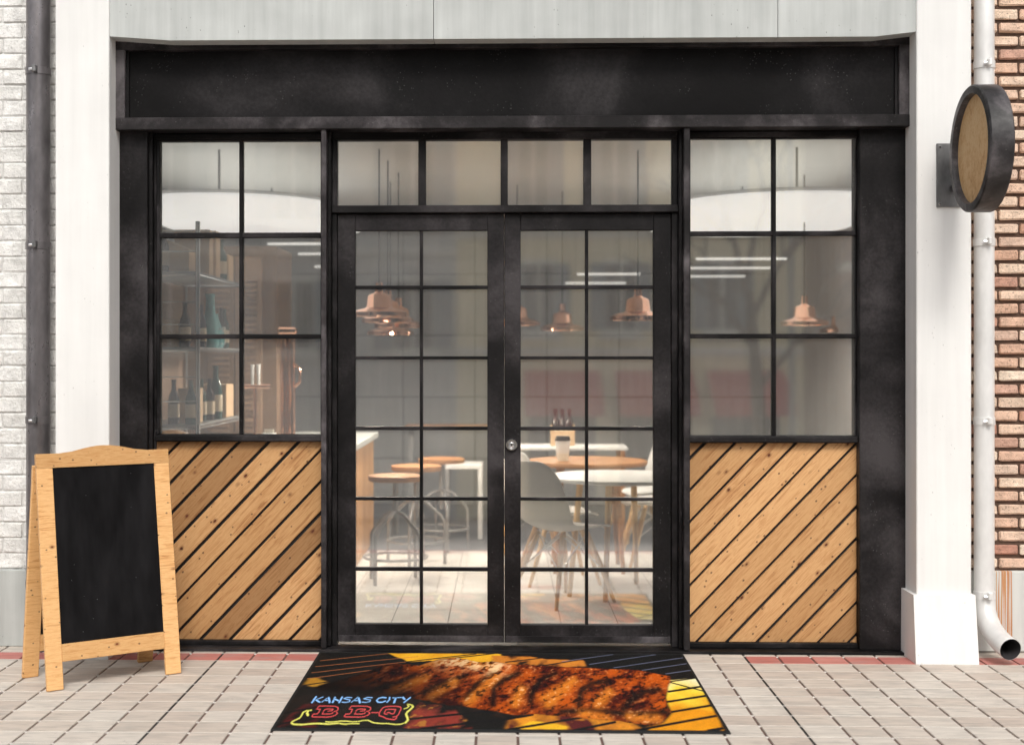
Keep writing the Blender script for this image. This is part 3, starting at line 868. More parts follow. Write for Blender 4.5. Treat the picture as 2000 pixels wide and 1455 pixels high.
    base = base * (1 - .75 * dk)[..., None]
    top = np.exp(-(dist([(600, 160), (720, 200), (840, 300)]) / 45) ** 2) * sm(n2, .38, .6)
    base = base * (1 - top[..., None]) + np.array((.95, .82, .58))[None, None] * top[..., None]
    base = base * (.10 + .90 * lit)[..., None] * (.45 + .55 * sm(core, .2, .9))[..., None]
    low = np.clip((Y / 3.7 - 95 - X * .10) / 90, 0, 1) * np.clip((760 - X) / 300, 0, 1)
    base = base * (1 - .72 * low)[..., None]
    base = np.clip(base, 0, 1) ** 1.22 * np.array((1.02, .82, .66))[None, None]
    over(rib, base)
    # printed lettering, on a dark ground
    dkm = np.exp(-((X - 250) / 230) ** 4 - ((Y - 1060) / 260) ** 4)
    over(dkm * .75, (.008, .007, .007))
    for L, col, core_ in ((BLUE, (.20, .45, .86), (.42, .66, .96)), (RED, (.62, .055, .06), (.80, .16, .14)), (YEL, (.72, .70, .10), (.90, .88, .28))):
        for wd, P in L:
            wd = max(wd, 2) * 1.02
            d = dist(P)
            over(sm(-d, -wd * 1.5 - 2.2, -wd - .4) * .75, (.005, .005, .008))
            over(sm(-d, -wd - .7, -wd + .5), col)
            over(sm(-d, -wd * .7, -wd * .2) * .6, core_)
    # dark bound edge, and the pile's own unevenness
    ed = np.minimum(np.minimum(X, MW * 1000 - X), np.minimum(Y / 2.4, (MD * 1000 - Y) / 2.4))
    over(sm(-ed, -11.5, -9.5), (.016, .017, .017))
    C *= (.86 + .28 * rng.random((ny, nx)))[..., None]
    z = .0085 + rng.random((ny, nx)) * .0010 + .0012 * np.sin(X / 210.0) * np.sin(Y / 160.0)
    z = np.where(ed < 10, .0065, z)
    V = np.stack([X / 1000 - MW / 2, MD / 2 - Y / 1000, z], -1).reshape(-1, 3)
    idx = np.arange(nx * ny).reshape(ny, nx)
    q = np.stack([idx[:-1, :-1], idx[1:, :-1], idx[1:, 1:], idx[:-1, 1:]], -1).reshape(-1, 4)
    me = bpy.data.meshes.new('pile')
    me.from_pydata(V.tolist(), [], q.tolist())
    at = me.color_attributes.new('print', 'FLOAT_COLOR', 'POINT')
    col = np.ones((nx * ny, 4), np.float32); col[:, :3] = np.clip(C.reshape(-1, 3), 0, 1)
    at.data.foreach_set('color', col.ravel())
    me.shade_smooth()
    g = NG('printed_carpet')
    a = g.n('VertexColor'); a.layer_name = 'print'
    fib = g.noise(g.coord('Object'), 420, 2, .6)
    c = g.mix(1.0, a.outputs[0], g.ramp(fib, [(.3, .8), (.7, 1.15)]), 'MULTIPLY')
    mat = g.done(c, .8, 0, g.bump(fib, .5, .003), .15)
    loc = (-.877 + MW / 2, -.082 - MD / 2, 0)
    root = thing('doormat', 'printed doormat with grilled ribs and neon style lettering at the doors', 'doormat', loc)
    link('pile', me, mat, loc, root)
    build('backing', MB().box(loc[0] - MW / 2 - .003, loc[0] + MW / 2 + .003, loc[1] - MD / 2 - .003, loc[1] + MD / 2 + .003, .0004, .0058, .002), m_plain('rubber_backing', (.014, .014, .014), .8), root)
doormat()

# ================================================================== THE ROOM BEHIND THE GLASS
X0, X1, YB, ZC = -2.55, 2.6, 6.75, 2.68
st = lambda o: tag(o, kind='structure')
ifl = st(build('interior_floor', MB().box(X0, X1, .161, YB + .2, -.10, -.004), M['dfloor']))
itm, itc = MB().box(-.148, .148, -.148, .148, -.0035, .0, .0012).mesh('floor_tile'); itm.materials.append(M['ifloor'])
for i in range(-6, 7):
    for j in range(11):
        link('floor_tile', itm, None, (.15 + i * .3, .32 + j * .3, .0035 + itc.z), ifl)
st(build('interior_ceiling', MB().box(X0, X1, .15, YB + .2, ZC, ZC + .12), M['ceil']))
st(build('interior_wall_left', MB().box(X0 - .12, X0, .165, YB + .2, -.05, ZC + .12), M['iwall']))
st(build('interior_wall_right', MB().box(X1, X1 + .12, .165, YB + .2, -.05, ZC + .12), M['iwall']))
bw = st(build('interior_wall_back', MB().box(X0 - .1, X1 + .1, YB + .03, YB + .2, -.05, ZC + .12), M['joint']))
xs = [-2.55] + [.407 + .69 * k for k in range(-4, 4)] + [2.6]
zs = [0.0, .44, 1.03, 1.62, 2.21, 2.68]
for i in range(len(xs) - 1):
    for j in range(5):
        p = build('wall_panel', MB().box(xs[i] + .004, xs[i + 1] - .004, YB, YB + .035, zs[j] + .004, zs[j + 1] - .004, .004), M['iwall'], bw)
# ceiling rafts with rounded ends
def raft(x0, x1, y0, y1, z, label):
    poly = []
    r = (x1 - x0) / 2
    mb = MB(); n = 24; xc = (x0 + x1) / 2
    ring = []
    for k in range(n + 1):
        a = math.pi + math.pi * k / n
        ring.append((xc + r * math.cos(a), y0 + r + r * math.sin(a)))
    for k in range(n + 1):
        a = math.pi * k / n
        ring.append((xc + r * math.cos(a), y1 - r + r * math.sin(a)))
    m = len(ring)
    rg_ = [(xc + (x - xc) * .95, (y0 + y1) / 2 + (y - (y0 + y1) / 2) * .97) for x, y in ring]
    mb.add([(x, y, z) for x, y in rg_] + [(x, y, z + .025) for x, y in rg_], [tuple(range(m)), tuple(reversed(range(m, 2 * m)))] + [(i, (i + 1) % m, m + (i + 1) % m, m + i) for i in range(m)])
    t = thing('ceiling_raft', label, 'ceiling panel', (xc, (y0 + y1) / 2, z))
    build('panel', mb, M['raft'], t)
    q = [(xc + (x - xc) * .99, (y0 + y1) / 2 + (y - (y0 + y1) / 2) * .996) for x, y in ring]
    df = MB().add([(x, y, z - .012) for x, y in q] + [(x, y, z - .0005) for x, y in q], [tuple(range(m)), tuple(reversed(range(m, 2 * m)))] + [(i, (i + 1) % m, m + (i + 1) % m, m + i) for i in range(m)])
    build('diffuser', df, M['diffuser'], t)
    r2 = [(xc + (x - xc) * .80, (y0 + y1) / 2 + (y - (y0 + y1) / 2) * .92) for x, y in ring]
    up = MB().add([(x, y, z + .0255) for x, y in r2] + [(x, y, z + .032) for x, y in r2], [tuple(range(m)), tuple(reversed(range(m, 2 * m)))] + [(i, (i + 1) % m, m + (i + 1) % m, m + i) for i in range(m)])
    build('added_glow', up, M['added_glow'], t)  # added glowing slab, no visible lamp, lights the ceiling above
    for yy in (y0 + .5, y1 - .5):
        build('hanger', MB().tube([(xc, yy, z + .02), (xc, yy, ZC + .01)], .008, 8), M['grey_metal'], t)
    return t
raft(-2.45, -1.05, 1.35, 4.3, 2.36, 'white rounded ceiling raft behind the left window')
raft(1.05, 2.5, 1.35, 4.3, 2.36, 'white rounded ceiling raft behind the right window')
# strip lights
for i, (x0, x1, y, z, lab) in enumerate((
        (-1.95, -1.30, 4.75, 2.33, 'hanging strip light behind the left window, nearest of its three'),
        (-1.80, -1.35, 5.45, 2.30, 'hanging strip light behind the left window, middle of its three'),
        (-1.75, -1.40, 6.15, 2.235, 'hanging strip light behind the left window, farthest of its three'),
        (1.55, 2.30, 4.75, 2.20, 'hanging strip light behind the right window, nearest of its three'),
        (1.50, 2.30, 5.45, 2.17, 'hanging strip light behind the right window, middle of its three'),
        (1.35, 2.20, 6.15, 2.14, 'hanging strip light behind the right window, farthest of its three'),
        (.62, 1.18, 5.45, 2.12, 'hanging strip light behind the right door, nearer of its two'),
        (.55, 1.12, 6.15, 2.08, 'hanging strip light behind the right door, farther of its two'))):
    t = thing('strip_light', lab, 'lamp', ((x0 + x1) / 2, y, z), 'strip lights under the ceiling')
    build('housing', MB().box(x0, x1, y - .02, y + .02, z + .014, z + .022, .002), M['white_shell'], t)
    build('tube', MB().box(x0 + .01, x1 - .01, y - .016, y + .016, z, z + .0118), M['strip'], t)
    for x in (x0 + .1, x1 - .1):
        build('wire', MB().tube([(x, y, z + .035), (x, y, ZC + .01)], .003, 6), M['grey_metal'], t)
# copper pendants
PP = [(.0, .205), (.022, .205), (.026, .150), (.034, .142), (.062, .132), (.072, .120), (.080, .060), (.088, .052), (.150, .036), (.168, .024), (.170, .0), (.164, .0), (.160, .018), (.085, .044), (.070, .060)]
pm, pc = MB().lathe(PP, (0, 0, 0), 28).mesh('shade', True, True); pm.materials.append(M['copper'])
bm_, bc = MB().lathe([(0, .0), (.02, .006), (.034, .022), (.038, .040), (.030, .060), (.018, .075), (.012, .09), (0, .095)], (0, 0, 0), 16).mesh('bulb', True, True); bm_.materials.append(M['bulb'])
pend = [(740, 588, 8.6, 'over the counter, nearest and leftmost of the cluster'), (757, 600, 9.1, 'over the counter, second of the cluster'),
        (778, 610, 9.7, 'over the counter, third of the cluster'), (762, 624, 10.2, 'over the counter, lowest of the cluster'),
        (1010, 606, 10.4, 'just right of the door lock stile, half hidden'), (1098, 616, 10.8, 'over the wooden table with the cup'),
        (1245, 596, 8.7, 'over the white round table at the right door edge'), (1567, 606, 9.9, 'behind the right window, larger of the two'),
        (1638, 620, 11.2, 'behind the right window, smaller and farther of the two')]
for u, v, d, lab in pend:
    x = (u - 985) * d / 2750; z = 1.4 - (v + 30 - 700) * d / 2750; y = d - 6.75
    t = thing('pendant_lamp', 'copper pendant lamp ' + lab, 'lamp', (x, y, z), 'copper pendant lamps')
    link('shade', pm, None, (x, y, z + pc.z), t)
    link('bulb', bm_, None, (x, y, z + .006 + bc.z), t)
    build('cord', MB().tube([(x, y, z + .20), (x, y, ZC + .005)], .0045, 6), M['joint'], t)
# chairs
def make_chair():
    t = thing('shell_chair', 'x', 'chair', local=True, group='white shell chairs')
    prof = [(.225, .425, .15, .0), (.205, .442, .195, .012), (.12, .432, .222, .028), (.0, .420, .232, .042), (-.10, .420, .232, .052), (-.165, .455, .228, .050), (-.200, .54, .222, .045), (-.225, .64, .215, .040), (-.245, .74, .195, .032), (-.258, .80, .150, .020), (-.262, .825, .085, .008)]
    n = 11; vs = []
    for i, (px, pz, hw, cu) in enumerate(prof):
        tt = i / (len(prof) - 1)
        up = max(0, 1 - max(0, (i - 4)) / 2.0) if i > 4 else 1.0
        for k in range(n):
            a = -1 + 2 * k / (n - 1)
            q = cu * abs(a) ** 2.4
            vs.append((px + q * (1 - up) * 1.5, a * hw, pz + q * up))
    fs = [(i * n + k, i * n + k + 1, (i + 1) * n + k + 1, (i + 1) * n + k) for i in range(len(prof) - 1) for k in range(n - 1)]
    o = build('shell', MB().add(vs, fs), M['white_shell'], t, True)
    o.modifiers.new('solid', 'SOLIDIFY').thickness = .009
    sb = o.modifiers.new('sub', 'SUBSURF'); sb.levels = 1; sb.render_levels = 2
    for sx in (-1, 1):
        for sy in (-1, 1):
            build('leg', MB().tube([(sx * .095, sy * .10, .405), (sx * .16, sy * .15, .21), (sx * .225 - .01, sy * .205, .003)], [.014, .016, .010], 10), M['leg_wood'], t, True)
    wr = MB()
    for sy in (-1, 1):
        wr.tube([(.10, sy * .10, .40), (-.165, sy * .155, .20)], .0035, 6); wr.tube([(-.10, sy * .10, .40), (.165, sy * .155, .20)], .0035, 6)
    for sx in (-1, 1):
        wr.tube([(sx * .10, .10, .40), (sx * .165, -.155, .20)], .0035, 6); wr.tube([(sx * .10, -.10, .40), (sx * .165, .155, .20)], .0035, 6)
    build('wire_brace', wr, M['steel'], t)
    return t
chs = [((.335, 1.36), 40, 'white shell chair nearest the glass, at the left of the white table'),
       ((.34, 2.10), 12, 'white shell chair second in line left of the white table'),
       ((1.20, 1.30), 172, 'white shell chair at the right door edge, nearer of the two'),
       ((1.17, 1.98), 176, 'white shell chair at the right door edge, farther of the two'),
       ((1.02, 2.75), 185, 'white shell chair at the right end of the wooden table'),
       ((1.10, 3.45), 190, 'white shell chair behind the wooden table, near the back table'),
       ((.18, 2.95), 5, 'white shell chair at the left end of the wooden table'),
       ((1.06, 4.15), 200, 'white shell chair farthest back on the right')]
proto = make_chair()
for i, ((x, y), a, lab) in enumerate(chs):
    c = proto if i == 0 else copy_tree(proto)
    c.location = (x, y, .0); c.rotation_euler = (0, 0, R(a)); c['label'] = lab
# tables
def table(name, x, y, r, z, top, legm, label, legs, tk=.022, oval=1.0):
    t = thing(name, label, 'table', (x, y, 0))
    mb = MB().lathe([(r - .012, z - tk), (r, z - tk * .5), (r - .004, z), (0, z)], (0, 0, 0), 48)
    mb.v = [(px * oval + x, py + y, pz) for px, py, pz in mb.v]
    build('top', mb, M[top], t, True)
    for a in legs:
        dx, dy = math.cos(R(a)), math.sin(R(a))
        build('leg', MB().tube([(x + dx * r * .62 * oval, y + dy * r * .62, z - tk), (x + dx * r * .78 * oval, y + dy * r * .78, .003)], [.020, .014], 12), M[legm], t, True)
    return t
table('round_table', .70, 1.68, .45, .70, 'white_shell', 'leg_wood', 'white round table with beech legs', (250, 205, 25, 70))
table('round_table', .55, 2.62, .40, .725, 'table_wood', 'table_wood', 'brown wooden oval table with a paper cup on it', (225, 315, 45, 135), .03, 1.0)
bt = thing('back_table', 'long narrow white topped table in front of the grey back wall', 'table', (.48, 3.95, 0))
build('top', MB().box(.05, .92, 3.75, 4.15, .715, .74, .004), M['white_shell'], bt)
for x in (.09, .88):
    for y in (3.79, 4.11):
        build('leg', MB().box(x - .02, x + .02, y - .02, y + .02, .003, .7148, .003), M['table_wood'], bt)
# takeaway cup
cp = thing('paper_cup', 'white and beige paper cup with dark lid on the wooden table', 'cup', (.385, 2.55, .725))
build('cup', MB().lathe([(.036, .7255), (.050, .86), (0, .861)], (.385, 2.55, 0), 24), M['white_shell'], cp, True)
build('sleeve', MB().lathe([(.0372, .727), (.0415, .775), (.0395, .776)], (.385, 2.55, 0), 24), M['cream'], cp, True)
build('lid', MB().lathe([(.052, .858), (.053, .868), (.046, .874), (.045, .888), (0, .888)], (.385, 2.55, 0), 24), M['joint'], cp, True)
# beer caddy with bottles
BP = [(0, 0), (.030, 0), (.031, .01), (.031, .13), (.026, .155), (.013, .185), (.012, .225), (.014, .228), (.014, .24), (0, .24)]
btm, btc = MB().lathe(BP, (0, 0, 0), 16).mesh('glass_body', True, True); btm.materials.append(M['bottle'])
btg = btm.copy(); btg.materials.clear(); btg.materials.append(M['bottle_green'])
lbm, lbc = MB().lathe([(.0315, .035), (.0318, .037), (.0318, .108), (.0315, .11)], (0, 0, 0), 16).mesh('label', True, True); lbm.materials.append(M['label'])
def bottle(x, y, z, label, green=False, s=1.0, group=None):
    t = thing('bottle', label, 'bottle', (x, y, z), group)
    a = link('glass_body', btg if green else btm, None, (x, y, z + btc.z * s), t); b = link('label', lbm, None, (x, y, z + lbc.z * s), t)
    if s != 1: a.scale = (s, s, s); b.scale = (s, s, s)
    return t
cad = thing('bottle_caddy', 'open wooden bottle caddy on the back table', 'caddy', (.43, 3.92, .74))
build('box', MB().box(.35, .53, 3.86, 3.98, .7405, .748).box(.35, .53, 3.86, 3.87, .748, .85).box(.35, .53, 3.97, 3.98, .748, .85).box(.35, .36, 3.87, 3.97, .748, .90).box(.52, .53, 3.87, 3.97, .748, .90), M['kraft'], cad)
for k, (x, w_) in enumerate(((.388, 'left'), (.440, 'middle'), (.492, 'right'))):
    bottle(x, 3.92, .7485, 'dark beer bottle in the caddy, ' + w_ + ' of three', s=1.12, group='bottles in the caddy')
# counter, taps, stools
ct = thing('bar_counter', 'wooden bar counter with a pale top behind the left door', 'counter', (-1.4, 2.6, 0))
build('body', MB().box(-1.75, -1.0, 2.05, 3.85, .0035, .80, .004), M['table_wood'], ct)
for k in range(9):
    y = 2.06 + k * .198
    build('front_board', MB().box(-.9995, -.985, y, y + .19, .02, .795, .003), M['pine'], ct)
for k in range(4):
    x = -1.74 + k * .185
    build('end_board', MB().box(x, x + .178, 2.035, 2.0495, .02, .795, .003), M['pine'], ct)
build('top', MB().box(-1.80, -.955, 1.99, 3.9, .8005, .845, .005), M['stone_top'], ct)
tp = thing('copper_column', 'tall twin copper tap column standing on the bar counter', 'tap', (-1.40, 2.3, .845))
for x in (-1.422, -1.372):
    build('pipe', MB().tube([(x, 2.30, .846), (x, 2.30, 1.2), (x, 2.30, 1.56)], .024, 20), M['copper'], tp, True)
build('cap', MB().box(-1.46, -1.335, 2.265, 2.335, 1.555, 1.60, .012), M['copper'], tp)
build('handle', MB().tube([(-1.345, 2.28, 1.36), (-1.315, 2.27, 1.33), (-1.315, 2.27, 1.25), (-1.345, 2.28, 1.22)], .010, 10), M['copper'], tp, True)
t2 = thing('beer_tap', 'small copper beer tap with two pale handles on the counter', 'tap', (-1.60, 2.25, .845))
build('stem', MB().tube([(-1.60, 2.25, .846), (-1.60, 2.25, 1.22)], .012, 12), M['copper'], t2, True)
build('crossbar', MB().tube([(-1.68, 2.25, 1.22), (-1.50, 2.25, 1.22)], .014, 12), M['copper'], t2, True)
for x in (-1.615, -1.575):
    build('tap_handle', MB().tube([(x, 2.24, 1.23), (x, 2.23, 1.36)], [.009, .013], 10), M['white_shell'], t2, True)
nb_ = thing('napkin_box', 'white napkin box at the end of the bar counter', 'box', (-1.48, 2.1, .845))
build('box', MB().box(-1.53, -1.44, 2.06, 2.14, .8455, .93, .008), M['white_shell'], nb_)
build('napkin', MB().box(-1.515, -1.455, 2.095, 2.105, .925, .955), M['cream'], nb_)
def stool():
    t = thing('bar_stool', 'x', 'stool', local=True, group='bar stools beside the counter')
    build('seat', MB().lathe([(.165, .635), (.172, .645), (.170, .668), (.15, .672), (0, .670)], (0, 0, 0), 28), M['table_wood'], t, True)
    build('stem', MB().tube([(0, 0, .30), (0, 0, .634)], .018, 12), M['grey_metal'], t, True)
    for a in (0, 90, 180, 270):
        c, s = math.cos(R(a + 45)), math.sin(R(a + 45))
        build('leg', MB().tube([(0.015 * c, .015 * s, .44), (.07 * c, .07 * s, .42), (.17 * c, .17 * s, .33), (.195 * c, .195 * s, .29), (.20 * c, .20 * s, .004)], .012, 10), M['grey_metal'], t, True)
    rg = [(.198 * math.cos(R(k * 20)), .198 * math.sin(R(k * 20)), .16) for k in range(19)]
    build('foot_ring', MB().tube(rg, .009, 8), M['grey_metal'], t, True)
    return t
s0 = stool()
for i, (x, y, a, lab) in enumerate(((-.68, 2.05, 10, 'wooden seat bar stool beside the counter, nearest the door'), (-.60, 2.85, 35, 'wooden seat bar stool beside the counter, middle one'), (-.46, 3.55, 60, 'wooden seat bar stool beside the counter, farthest one'))):
    s_ = s0 if i == 0 else copy_tree(s0)
    s_.location = (x, y, 0); s_.rotation_euler = (0, 0, R(a)); s_['label'] = lab
sd = thing('side_table', 'low white bracket shaped side table by the back wall', 'table', (-.3, 4.3, 0))
build('top', MB().box(-.46, -.17, 4.15, 4.5, .54, .58, .006), M['white_shell'], sd)
build('side', MB().box(-.205, -.17, 4.15, 4.5, .0, .5398, .006), M['white_shell'], sd)
build('side', MB().box(-.46, -.425, 4.15, 4.5, .0, .5398, .006), M['grey_metal'], sd)
ht = thing('high_table', 'narrow brown high table against the back wall', 'table', (-.4, 5.3, 0))
build('top', MB().box(-.85, -.05, 5.15, 5.5, .80, .83, .004), M['table_wood'], ht)
for x in (-.80, -.10):
    build('leg', MB().box(x - .02, x + .02, 5.3, 5.34, .0, .7998), M['grey_metal'], ht)
# louvred cabinet
cb = thing('louvred_cabinet', 'tall brown louvred wooden cabinet behind the bottle shelves', 'cabinet', (-2.1, 3.9, 0))
build('carcass', MB().box(-2.5, -1.62, 3.25, 3.95, .0, 2.2, .004), M['cab_wood'], cb)
for k, x in enumerate((-2.02, -1.82)):
    d = build('door', MB().box(x - .095, x + .095, 3.228, 3.2495, .06, 2.12, .003), M['cab_wood'], cb)
    for j in range(36):
        z = .55 + j * .04
        build('slat', MB().box(x - .06, x + .06, 3.212, 3.2278, z, z + .022, .002), M['cab_wood'], d)
# bottle shelving along the left wall
SX0, SX1, SY0, SY1 = -1.98, -1.635, .72, 1.95
sh = thing('shelf_rack', 'chrome wire shelf rack of bottles and paper bags in the left window', 'shelf', ((SX0 + SX1) / 2, 1.3, 0))
for x in (SX0, SX1):
    for y in (SY0, SY1):
        build('upright', MB().tube([(x, y, 0.0), (x, y, 2.13)], .0125, 12), M['steel'], sh, True)
SZ = (.30, .72, 1.045, 1.46, 1.865)
for z in SZ:
    s_ = build('shelf', MB().box(SX0 + .008, SX1 - .008, SY0 + .008, SY1 - .008, z - .012, z, .002), M['grey_metal'], sh)
    fr = MB()
    for p, q in (((SX0, SY0), (SX1, SY0)), ((SX1, SY0), (SX1, SY1)), ((SX0, SY1), (SX1, SY1)), ((SX0, SY0), (SX0, SY1))):
        fr.tube([(*p, z - .02), (*q, z - .02)], .006, 8)
    build('rim_wire', fr, M['steel'], s_)
for z in (2.08, 1.97, 1.70, 1.58, 1.30, 1.17):
    build('guard_wire', MB().tube([(SX0, SY0, z), (SX1, SY0, z)], .004, 6), M['steel'], sh)
build('back_board', MB().box(SX0 - .03, SX0 - .014, SY0, SY1, .2, 2.10), M['cab_wood'], sh)
def bag(x0, x1, y0, y1, z, h, label, gable=True):
    t = thing('paper_bag', label, 'bag', ((x0 + x1) / 2, (y0 + y1) / 2, z), 'kraft bags on the shelf rack')
    xm = (x0 + x1) / 2
    mb = MB()
    if gable: mb.prism([(x0, z + .001), (x1, z + .001), (x1, z + h * .72), (xm + .01, z + h), (xm - .01, z + h), (x0, z + h * .72)], y0, y1)
    else: mb.box(x0, x1, y0, y1, z + .001, z + h, .004)
    build('bag', mb, M['kraft'], t)
    return t
bag(-1.95, -1.70, .80, 1.02, 1.865, .17, 'low gabled kraft carton on the top shelf, at the near end')
bag(-1.86, -1.66, 1.14, 1.24, 1.865, .26, 'tall kraft bottle bag on the top shelf, left of the two tall ones', False)
bag(-1.84, -1.66, 1.32, 1.44, 1.865, .27, 'tall kraft bottle bag on the top shelf, right of the two tall ones', False)
bag(-1.80, -1.66, 1.70, 1.84, 1.865, .16, 'small kraft bag at the far end of the top shelf', False)
bag(-1.93, -1.76, .82, .98, 1.46, .15, 'small tan gift box on the middle shelf', False)
bag(-1.84, -1.66, 1.62, 1.84, 1.045, .20, 'wide kraft six-pack carrier at the far end of the lower shelf', False)
bag(-1.80, -1.68, .96, 1.06, 1.045, .19, 'narrow kraft bag on the lower shelf by the chrome upright', False)
BT = [(-1.90, .83, 1.045, 0, 'dark bottle with cream label on the lower shelf, leftmost'), (-1.79, .83, 1.045, 0, 'dark bottle with cream label on the lower shelf, second from left'),
      (-1.72, 1.20, 1.045, 1, 'green bottle on the lower shelf right of the chrome upright'), (-1.70, 1.32, 1.045, 0, 'dark bottle on the lower shelf behind the green bottle'),
      (-1.69, 1.45, 1.045, 1, 'tall green wine bottle on the lower shelf'), (-1.73, .84, 1.46, 0, 'dark bottle beside the tan gift box on the middle shelf'),
      (-1.70, 1.10, 1.46, 0, 'dark bottle behind the chrome upright on the middle shelf'), (-1.68, 1.58, 1.865, 1, 'green bottle between the bags on the top shelf')]
BT += [(-1.84, .80, 1.865, 0, 'dark bottle behind the gabled carton on the top shelf'), (-1.69, .80, 1.045, 1, 'green bottle at the near corner of the lower shelf by the upright'),
       (-1.68, 1.56, 1.46, 0, 'dark bottle right of the teal decanter on the middle shelf'), (-1.70, 1.75, 1.46, 1, 'green bottle at the far end of the middle shelf'),
       (-1.88, .84, .72, 0, 'dark bottle on the shelf below the window sill line')][:4]
for i, (x, y, z, gr, lab) in enumerate(BT):
    bottle(x, y, z, lab, bool(gr), 1.0 if i != 4 else 1.3, 'bottles on the shelf rack')
for i, (y, lab, mt) in enumerate(((1.30, 'tall teal glass vase on the middle shelf', 'teal'), (1.42, 'sparkling pale teal glass decanter on the middle shelf', 'teal'))):
    t = thing('glass_vase', lab, 'vase', (-1.69, y, 1.46))
    pr = [(0, 1.4605), (.045, 1.461), (.052, 1.50), (.05, 1.60), (.03, 1.66), (.024, 1.74), (.028, 1.77), (0, 1.772)] if i == 0 else [(0, 1.4605), (.05, 1.461), (.06, 1.50), (.055, 1.56), (.035, 1.60), (.02, 1.65), (.024, 1.66), (0, 1.661)]
    build('body', MB().lathe(pr, (-1.69, y, 0), 20), M[mt], t, True)
    if i == 1:
        mb = MB()
        for k in range(40):
            a = random.uniform(0, 6.28); z = random.uniform(1.48, 1.58)
            mb.box(-1.69 + .058 * math.cos(a) - .005, -1.69 + .058 * math.cos(a) + .005, y + .058 * math.sin(a) - .005, y + .058 * math.sin(a) + .005, z - .005, z + .005)
        tag(build('glass_bead', mb, M['white_shell'], t), kind='stuff')

# ================================================================== ACROSS THE STREET (mirrored in the glass)
M['cream_wall'] = mk_plaster('cream_render', (.90, .79, .54), .2, .08)
M['grey_wall'] = mk_plaster('grey_render', (.62, .61, .59), .2, .12)
M['brown_wall'] = mk_brick('brown_brickwork', [(0, (.34, .21, .15)), (1, (.42, .27, .18))])
M['shutter'] = m_plain('grey_shutter', (.20, .235, .26), .6)
M['dark_glass'] = m_plain('dark_window_glass', (.06, .07, .08), .1)
M['trim_w'] = m_plain('pale_trim', (.74, .72, .66), .7)
M['awning'] = m_plain('red_awning_cloth', (.50, .075, .075), .8)
M['bark'] = m_plain('grey_bark', (.085, .065, .05), .9, 0, .3, 20, .6)
YO = -22.5
def house(label, x0, x1, h, wm, wins, awn, cornice=None):
    t = thing('opposite_house', label, 'building', ((x0 + x1) / 2, YO - 2, -1.95), 'houses across the street')
    build('wall', MB().box(x0, x1, YO - 5, YO, -1.96, h), M[wm], t)
    build('roof', MB().box(x0 - .2, x1 + .2, YO - 5.1, YO + .35, h + .001, h + .25, .05), M['trim_w'], t)
    for zc in (cornice or ()):
        build('cornice', MB().box(x0, x1, YO + .001, YO + .14, zc, zc + .16, .03), M['trim_w'], t)
    for xw, z0, z1, wd in wins:
        f = build('window', MB().box(xw - wd / 2 - .10, xw + wd / 2 + .10, YO + .001, YO + .07, z0 - .12, z1 + .10, .01), M['trim_w'], t)
        build('pane', MB().box(xw - wd / 2, xw + wd / 2, YO + .0702, YO + .078, z0, z1), M['dark_glass'], f)
        for s in (-1, 1):
            build('shutter', MB().box(xw + s * (wd / 2 + .02), xw + s * (wd + .02), YO + .0705, YO + .12, z0 - .02, z1 + .02, .01), M['shutter'], f)
        build('sill', MB().box(xw - wd / 2 - .2, xw + wd / 2 + .2, YO + .002, YO + .22, z0 - .22, z0 - .125, .015), M['trim_w'], f)
        build('glazing_bar', MB().box(xw - .025, xw + .025, YO + .0782, YO + .10, z0, z1), M['trim_w'], f)
    for xa, wa in awn:
        a = MB().add([(xa - wa / 2, YO + .002, 1.15), (xa + wa / 2, YO + .002, 1.15), (xa + wa / 2, YO + 1.3, .45), (xa - wa / 2, YO + 1.3, .45),
                      (xa - wa / 2, YO + 1.3, .25), (xa + wa / 2, YO + 1.3, .25), (xa - wa / 2, YO + .002, 1.10), (xa + wa / 2, YO + .002, 1.10)],
                     [(0, 1, 2, 3), (3, 2, 5, 4), (4, 5, 7, 6), (0, 3, 4, 6), (1, 7, 5, 2), (0, 6, 7, 1)])
        aw = build('awning', a, M['awning'], t)
        build('shop_window', MB().box(xa - wa / 2 + .1, xa + wa / 2 - .1, YO + .001, YO + .04, -1.5, .2), M['dark_glass'], t)
    return t
house('grey rendered house mirrored in the left of the glass', -14, -1.0, 8.5, 'grey_wall', [(-1.9, 4.3, 5.9, .8), (-4.4, 4.3, 5.9, .8), (-7, 4.3, 5.9, .8), (-1.9, 1.6, 3.0, .8), (-4.4, 1.6, 3.0, .8), (-7, 1.6, 3.0, .8)], [], (3.55, 6.6))
house('cream house with shuttered windows and red awnings mirrored in the glass', -.995, 6.2, 9.0, 'cream_wall', [(.6, 4.55, 6.0, .62), (2.3, 4.55, 6.0, .62), (4.4, 4.55, 6.0, .62), (.72, 2.0, 3.35, .62), (2.42, 2.0, 3.35, .62), (4.52, 2.0, 3.35, .62)], [(1.2, 1.6), (3.1, 1.6), (5.0, 1.6)], (1.45, 3.9, 6.6))
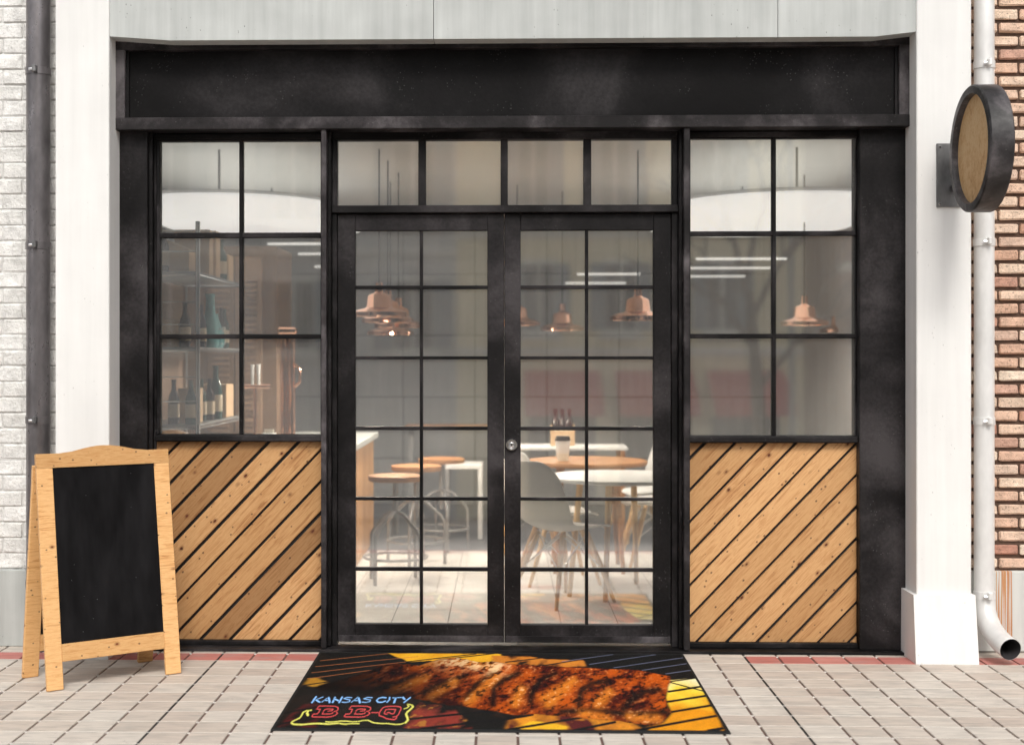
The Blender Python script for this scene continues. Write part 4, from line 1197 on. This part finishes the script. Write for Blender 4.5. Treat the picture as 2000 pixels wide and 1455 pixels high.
house('brown brick house mirrored in the right window', 6.9, 18, 7.0, 'brown_wall', [(7.9, 4.0, 5.5, .7), (10.3, 4.0, 5.5, .7), (7.9, 1.2, 2.8, .7), (10.3, 1.2, 2.8, .7)], [(8.3, 1.6)], (3.2,))
# bare street tree and a lamp post on the far side
tr = thing('street_tree', 'bare street tree mirrored in the right window', 'tree', (3.5, -12.2, -1.2))
tk_ = build('trunk', MB().tube([(3.5, -12.2, -1.2), (3.46, -12.2, .2), (3.38, -12.15, 1.3), (3.30, -12.2, 2.3)], [.13, .10, .085, .06], 10), M['bark'], tr, True)
rnd = random.Random(3)
def branch(p, d, L, r, lev):
    q = p + d * L * .5 + Vector((rnd.uniform(-.1, .1), rnd.uniform(-.1, .1), .05)) * L * .4
    e = p + d * L
    build('limb' if lev == 0 else 'branch', MB().tube([p, q, e], [r, r * .8, r * .5], 6), M['bark'], tk_ if lev == 0 else tr, True)
    if lev < 3:
        for k in range(3 if lev < 2 else 2):
            nd = (d + Vector((rnd.uniform(-.8, .8), rnd.uniform(-.8, .8), rnd.uniform(-.1, .6)))).normalized()
            branch(p + (e - p) * rnd.uniform(.5, 1.0), nd, L * .68, r * .55, lev + 1)
for k, (z, dx, dy) in enumerate(((1.0, .7, .2), (1.5, -.6, .1), (1.9, .5, -.4), (2.25, -.3, .3), (2.3, .2, .1))):
    branch(Vector((3.42 - .05 * k, -12.17, z)), Vector((dx, dy, .8)).normalized(), 1.5, .05, 0)
lp = thing('lamp_post', 'slim grey lamp post mirrored in the right window', 'lamp post', (4.15, -13.5, -1.4))
build('base', MB().lathe([(.11, -1.4), (.11, -1.1), (.06, -.95), (0, -.95)], (4.15, -13.5, 0), 14), M['grey_metal'], lp, True)
build('pole', MB().tube([(4.15, -13.5, -1.2), (4.12, -13.5, 4.6)], [.055, .04], 12), M['grey_metal'], lp, True)
build('lantern', MB().lathe([(0, 4.55), (.10, 4.6), (.16, 4.9), (.18, 4.95), (.05, 5.1), (0, 5.15)], (4.12, -13.5, 0), 12), M['white_shell'], lp, True)
